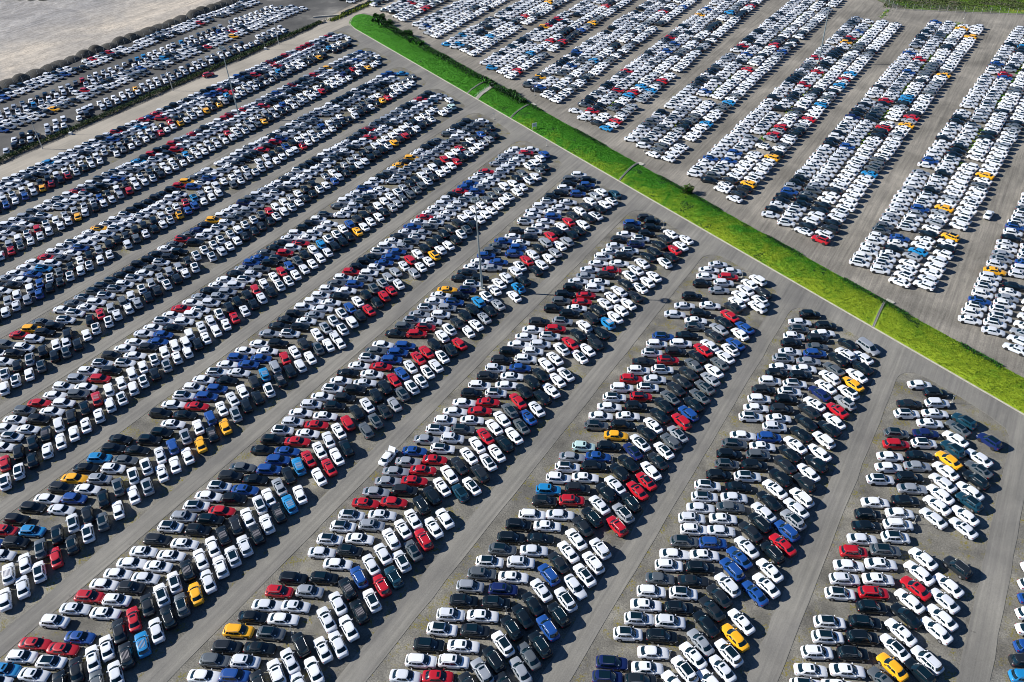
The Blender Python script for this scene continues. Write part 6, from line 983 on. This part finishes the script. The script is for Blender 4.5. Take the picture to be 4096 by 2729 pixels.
# small sign board in the grass
sg=empty('sign_board',W(-126.1,206.6,.05),R(20)); tag(sg,'small white notice board on two legs in the grass bank by the kerb','sign')
mb=MB(); mb.box((0,0,1.75),(1.5,.06,1.25)); mb.build('board',[M_white],sg)
for s in (-1,1): mb=MB(); mb.box((s*.62,.07,1.1),(.07,.07,2.2)); mb.build('leg',[M_post],sg)
mb=MB(); mb.box((0,-.034,1.95),(1.1,.01,.10)); mb.box((0,-.034,1.7),(.9,.01,.06)); mb.box((0,-.034,1.5),(1.0,.01,.06)); mb.build('notice_lines',[M_trim],sg)
# ------------------------------------------------------------------ row marker posts
POSTS=[(-12.9,173.0),(-38.6,185.1),(-10.7,206.8),(5.9,137.7),(-18.3,124.4),(-18.3,87.6),(-18.5,63.1),(-42.2,57.4),(-67.9,38.6),(-42.3,92.7),(-67.7,109.3),(-92.3,183.1),(-67.0,171.0),(-92.5,163.6),(-67.7,146.6),(-42.3,159.1),(-92.8,90.3),(-68.6,74.2),(5.8,104.8),(-140.2,230.4),(-114.9,219.3),(-89.7,208.6),(-62.8,230.5),(-140.8,265.3),(-115.0,289.4),(-87.1,275.7),(-88.9,242.6),(-61.3,264.9),(-34.0,284.3),(-35.2,253.7),(-8.6,242.9),(-57.4,362),(-28.7,370),(-117,198.5),(-117,150),(-142,208)]
def post_row(u,v):
    return ('far',round((u+45.4-7.4)/25.2)) if v>curb(u) else ('near',round((u+4.4-10.3)/24.56))
PR={}
for q in sorted(POSTS,key=lambda q:q[1]): PR.setdefault(post_row(*q),[]).append(q)
FARK=sorted({k[1] for k in PR if k[0]=='far'},reverse=True)
mb=MB(); mb.tube((0,0,.0),(0,0,2.05),.045,.04,6); pm=mb.mesh('post'); pm.materials.append(M_post)
mb=MB(); mb.box((0,0,.12),(.5,.5,.26),taper=.8); bmh=mb.mesh('concrete_foot'); bmh.materials.append(M_conc)
mb=MB(); mb.box((0,.0,1.95),(.34,.03,.22)); tm=mb.mesh('number_plate'); tm.materials.append(M_white)
proto=None
for i,(u,v) in enumerate(POSTS):
    if proto is None:
        o=proto=empty('row_post')
        for n,m in (('post',pm),('concrete_foot',bmh),('plate',tm)):
            q=bpy.data.objects.new(n,m); COL.objects.link(q); q.parent=o
    else: o=copy_tree(proto)
    o.location=W(u,v); key=post_row(u,v); n=ordn(PR[key].index((u,v)))
    if key[0]=='near': lab=f"thin grey post among the cars, {n} from near end of {ROWN[key[1]]}"
    else: lab=f"thin grey post beyond the grass, {n} from the bank in {ordn(FARK.index(key[1]))} posted row from right"
    tag(o,lab,'post','thin posts marking the rows')
# ------------------------------------------------------------------ light masts and poles
def mast(u,v,label):
    root=empty('light_mast',W(u,v)); tag(root,label,'light mast','tall floodlight masts')
    mb=MB(); mb.tube((0,0,.6),(0,0,23.4),.27,.11,12); mb.build('pole',[M_steel],root)
    mb=MB(); mb.box((0,0,.35),(1.5,1.5,.9),taper=.85); mb.build('concrete_foot',[M_conc],root)
    mb=MB()
    for i in range(16):
        a=2*math.pi*i/16; b=a+2*math.pi/16; mb.tube((0.7*math.cos(a),0.7*math.sin(a),23.5),(0.7*math.cos(b),0.7*math.sin(b),23.5),.05,n=5)
    for i in range(4):
        a=math.pi*i/2; mb.tube((0,0,23.3),(0.7*math.cos(a),0.7*math.sin(a),23.5),.045,n=5)
    mb.tube((0,0,23.2),(0,0,24.5),.16,.05,8); mb.build('head_ring',[M_steel],root)
    for i in range(10):
        a=2*math.pi*i/10; x,y=.82*math.cos(a),.82*math.sin(a)
        mb=MB(); mb.box((x,y,23.75),(.28,.55,.42),rz=a,taper=.8); f=mb.build('floodlight',[M_steel],root)
        mb=MB(); mb.box((x*1.13,y*1.13,23.72),(.03,.44,.30),rz=a); mb.build('lamp_glass',[M_lamp],f)
mast(-92.0,125.8,'tall floodlight mast standing in the rows near the centre of the lot')
mast(-218.0,169.9,'tall floodlight mast in the far left rows, near the pale road')
mast(-64.8,299.5,'tall floodlight mast in the upper right rows beyond the grass bank')
def upole(u,v,label):
    root=empty('utility_pole',W(u,v)); tag(root,label,'pole','concrete poles along the pale road')
    mb=MB(); mb.tube((0,0,0),(0,0,8.8),.17,.10,8); mb.build('pole',[M_post],root)
    mb=MB(); mb.box((0,0,8.7),(.5,.16,.14)); mb.box((.1,0,8.3),(.22,.22,.3)); mb.build('cap',[M_steel],root)
upole(-259.7,177.0,'concrete pole by the pale road, middle one of three')
upole(-258.9,124.4,'concrete pole by the pale road, nearest the left edge')
upole(-259.5,230.2,'concrete pole by the pale road, closest to the tip of the grass bank')
for u,v,l in ((-260.5,135.7,'short post in a white concrete block beside the hedge, lower left'),(-260.7,223.9,'short post in a concrete block beside the hedge, near the upper end')):
    root=empty('short_post',W(u,v)); tag(root,l,'post','short posts by the hedge')
    mb=MB(); mb.tube((0,0,.3),(-.1,0,4.4),.06,.05,6); mb.build('post',[M_post],root)
    mb=MB(); mb.box((0,0,.35),(1.0,1.0,.75),taper=.9); mb.build('concrete_block',[M_white],root)
# ------------------------------------------------------------------ fence and gravel piles at the sandy field
def fence(name,label,pts,h,step,group=None):
    root=empty(name,W(*pts[0])); tag(root,label,'fence'); off=root.location; n=0; wires=MB()
    for a,b in zip(pts,pts[1:]):
        A_,B_=W(*a),W(*b); L=(B_-A_).length; k=max(1,round(L/step))
        for i in range(k+1 if b==pts[-1] else k):
            if n<98:
                p=A_.lerp(B_,i/k)-off; mb=MB(); mb.tube(p,p+Vector((rnd.uniform(-.04,.04),0,h)),.06,.05,5); mb.build('post',[M_post],root); n+=1
        for z in (.1,.45,.8,1.15,1.5,1.85,h-.1):
            if z<h: wires.tube(A_-off+Vector((0,0,z)),B_-off+Vector((0,0,z)),.012,n=3,cap=False)
        m=int(L/.5)
        for i in range(m):
            p=A_.lerp(B_,i/m)-off; wires.tube(p+Vector((0,0,.1)),p+Vector((0,0,h-.1)),.008,n=3,cap=False)
    wires.build('wire_mesh',[M_steel],root)
fence('wire_fence','wire fence on thin posts between the gravel piles and the upper yard',[(-320.0,95),(-320.6,180),(-320.2,262),(-319.5,330)],2.2,3.3)
fence('boundary_fence','long wire fence with pale posts across the top right corner',[(-78,398),(-54.2,371.5),(-30,377.8),(-9.0,384.5),(40,399)],2.5,3.0)
def pile(u,v,r,h,label,group='dark gravel piles behind the fence'):
    bm=bmesh.new(); N=26; rings=9; c=W(u,v)
    prev=None; sx=rnd.uniform(.85,1.15)
    for i in range(rings+1):
        f=i/rings; ring=[]
        for j in range(N):
            a=2*math.pi*j/N; rr=r*(1-f)*(1+.12*noise.noise(Vector((math.cos(a)*1.3+u,math.sin(a)*1.3+v,f*2)))); x=rr*math.cos(a)*sx; y=rr*math.sin(a)/sx
            z=h*(1-(1-f)**2.0)**.9*(1) + .10*noise.noise(Vector((x+u,y+v,0))*1.4)
            ring.append(bm.verts.new((x,y,z if i else -.05)))
        if prev:
            for j in range(N): bm.faces.new((prev[j],prev[(j+1)%N],ring[(j+1)%N],ring[j]))
        prev=ring
    bmesh.ops.remove_doubles(bm,verts=bm.verts,dist=.001)
    me=bpy.data.meshes.new('gravel_pile'); bm.to_mesh(me); bm.free()
    for p in me.polygons: p.use_smooth=True
    o=link('gravel_pile',me,[M_pile],loc=c); tag(o,label,'gravel pile',group)
v=131.0; i=0; lst=[]
while v<272: lst.append(v); v+=rnd.uniform(4.6,6.6)
n=len(lst)
for i,v in enumerate(lst):
    pile(-324.2+rnd.uniform(-.8,.8),v,rnd.uniform(3.3,4.9),rnd.uniform(1.4,2.5),f"dark gravel pile behind the wire fence, {ordn(i)} from the left edge" if i<n-1 else 'last dark gravel pile behind the fence, nearest the top centre')
for i,(u,v) in enumerate([(-434,223),(-427,225.5),(-421,228),(-415,230)]): pile(u,v,3.8,2.6,f"dark gravel pile on the top edge at the left corner, {ordn(i)} from left",'gravel piles at the far corner')
# ------------------------------------------------------------------ rough ground at the end of the upper yard
def rock(u,v,s,label):
    bm=bmesh.new(); bmesh.ops.create_icosphere(bm,subdivisions=2,radius=s)
    for q in bm.verts: q.co*=1+.35*noise.noise(q.co*1.7/s+Vector((u,v,0))); q.co.z=q.co.z*.6+s*.3
    me=bpy.data.meshes.new('boulder'); bm.to_mesh(me); bm.free(); tag(link('boulder',me,[M_rock],loc=W(u,v)),label,'rock','rubble by the drain')
w=empty('retaining_wall',W(-262.5,281)); tag(w,'crumbling pale stone wall beside the road beyond the hedge','wall')
mb=MB()
for i in range(9): p=W(-263+.2*math.sin(i*2),272+i*2.2)-w.location; mb.box((p.x,p.y,.5),(1.6,2.3,1.0+.3*math.sin(i*1.7)),rz=-AZ+.1*math.sin(i*3),taper=.85)
mb.build('stone_blocks',[M_rock],w)
mb=MB(); p=W(-266.5,266)-w.location; mb.box((p.x,p.y,.25),(.6,11,.7),rz=-AZ-.9); mb.build('concrete_edge',[M_conc],w)
for i,(u,v,s,l) in enumerate([(-262.3,259.6,.9,'pale boulder at the end of the long hedge'),(-263.8,261.5,.6,'small boulder just past the hedge end'),(-261.2,262.6,.7,'flat boulder by the pale road past the hedge end')]): rock(u,v,s,l)
def pl_ed():
    v=rnd.uniform(262,330); return W(-260.6+rnd.gauss(0,.9),v,rnd.random()*.5),1
tufts('verge_weeds','scrubby green weeds on the verge of the pale road at the top',5000,pl_ed,.34,[M_dgreen,M_scrub,M_yel],lambda p:rnd.choice([0,1,2]),cat='weeds')
# grassland past the boundary fence
sheet('meadow',[(-85,402),(-55.5,372.8),(-30,379.2),(-9,385.8),(60,405.5),(400,520),(400,1200),(-300,1200),(-200,500)],.012,M_mead)
def pl_mead():
    u=rnd.uniform(-60,15); v=377+rnd.random()*60+ (u+54)*.33
    return W(u,v-3+rnd.gauss(0,1),0),rnd.uniform(.5,1.3)
tufts('scrub','rough olive scrub growing beyond the boundary fence',30000,pl_mead,.34,[M_scrub,M_mead,M_dgreen],lambda p:0 if noise.noise(p*.1)>-.05 else (1 if rnd.random()<.7 else 2),cat='scrub')
# ------------------------------------------------------------------ camera, sun, sky
cd=bpy.data.cameras.new('camera'); cam=bpy.data.objects.new('camera',cd); COL.objects.link(cam)
cd.sensor_width=36; cd.lens=FPX/4096*36; cd.clip_end=6000; cd.clip_start=1
ct,stt=math.cos(PITCH),math.sin(PITCH); c,s=math.cos(ROLL),math.sin(ROLL)
X0=Vector((1,0,0)); Y0=Vector((0,stt,ct)); F=Vector((0,ct,-stt))
rx=X0*c+Y0*s; up=-X0*s+Y0*c
m=Matrix((( rx.x,up.x,-F.x),(rx.y,up.y,-F.y),(rx.z,up.z,-F.z))).to_4x4(); m.translation=(0,0,HCAM); cam.matrix_world=m
sc.camera=cam
SUN_EL=R(29.7); SUN_AZ=R(169.6)            # direction towards the sun, measured from +X
sd=bpy.data.lights.new('sun','SUN'); sun=bpy.data.objects.new('sun',sd); COL.objects.link(sun)
sd.energy=5.0; sd.angle=R(.5); sd.color=(1,.965,.90)
dirv=Vector((math.cos(SUN_AZ)*math.cos(SUN_EL),math.sin(SUN_AZ)*math.cos(SUN_EL),math.sin(SUN_EL)))
sun.rotation_euler=dirv.to_track_quat('Z','Y').to_euler()
w=bpy.data.worlds.new('World'); sc.world=w; w.use_nodes=True; nt=w.node_tree
sky=nt.nodes.new('ShaderNodeTexSky'); sky.sky_type='NISHITA'; sky.sun_disc=False
sky.sun_elevation=SUN_EL; sky.sun_rotation=R(90)-SUN_AZ; sky.air_density=.9; sky.dust_density=0; sky.ozone_density=9
bg=nt.nodes['Background']; bg.inputs[1].default_value=.06; nt.links.new(sky.outputs[0],bg.inputs[0])
sc.view_settings.view_transform='Standard'; sc.view_settings.look='None'; sc.view_settings.exposure=.62; sc.view_settings.gamma=1
sc.cycles.filter_width=.95; sc.cycles.max_bounces=4; sc.cycles.diffuse_bounces=1
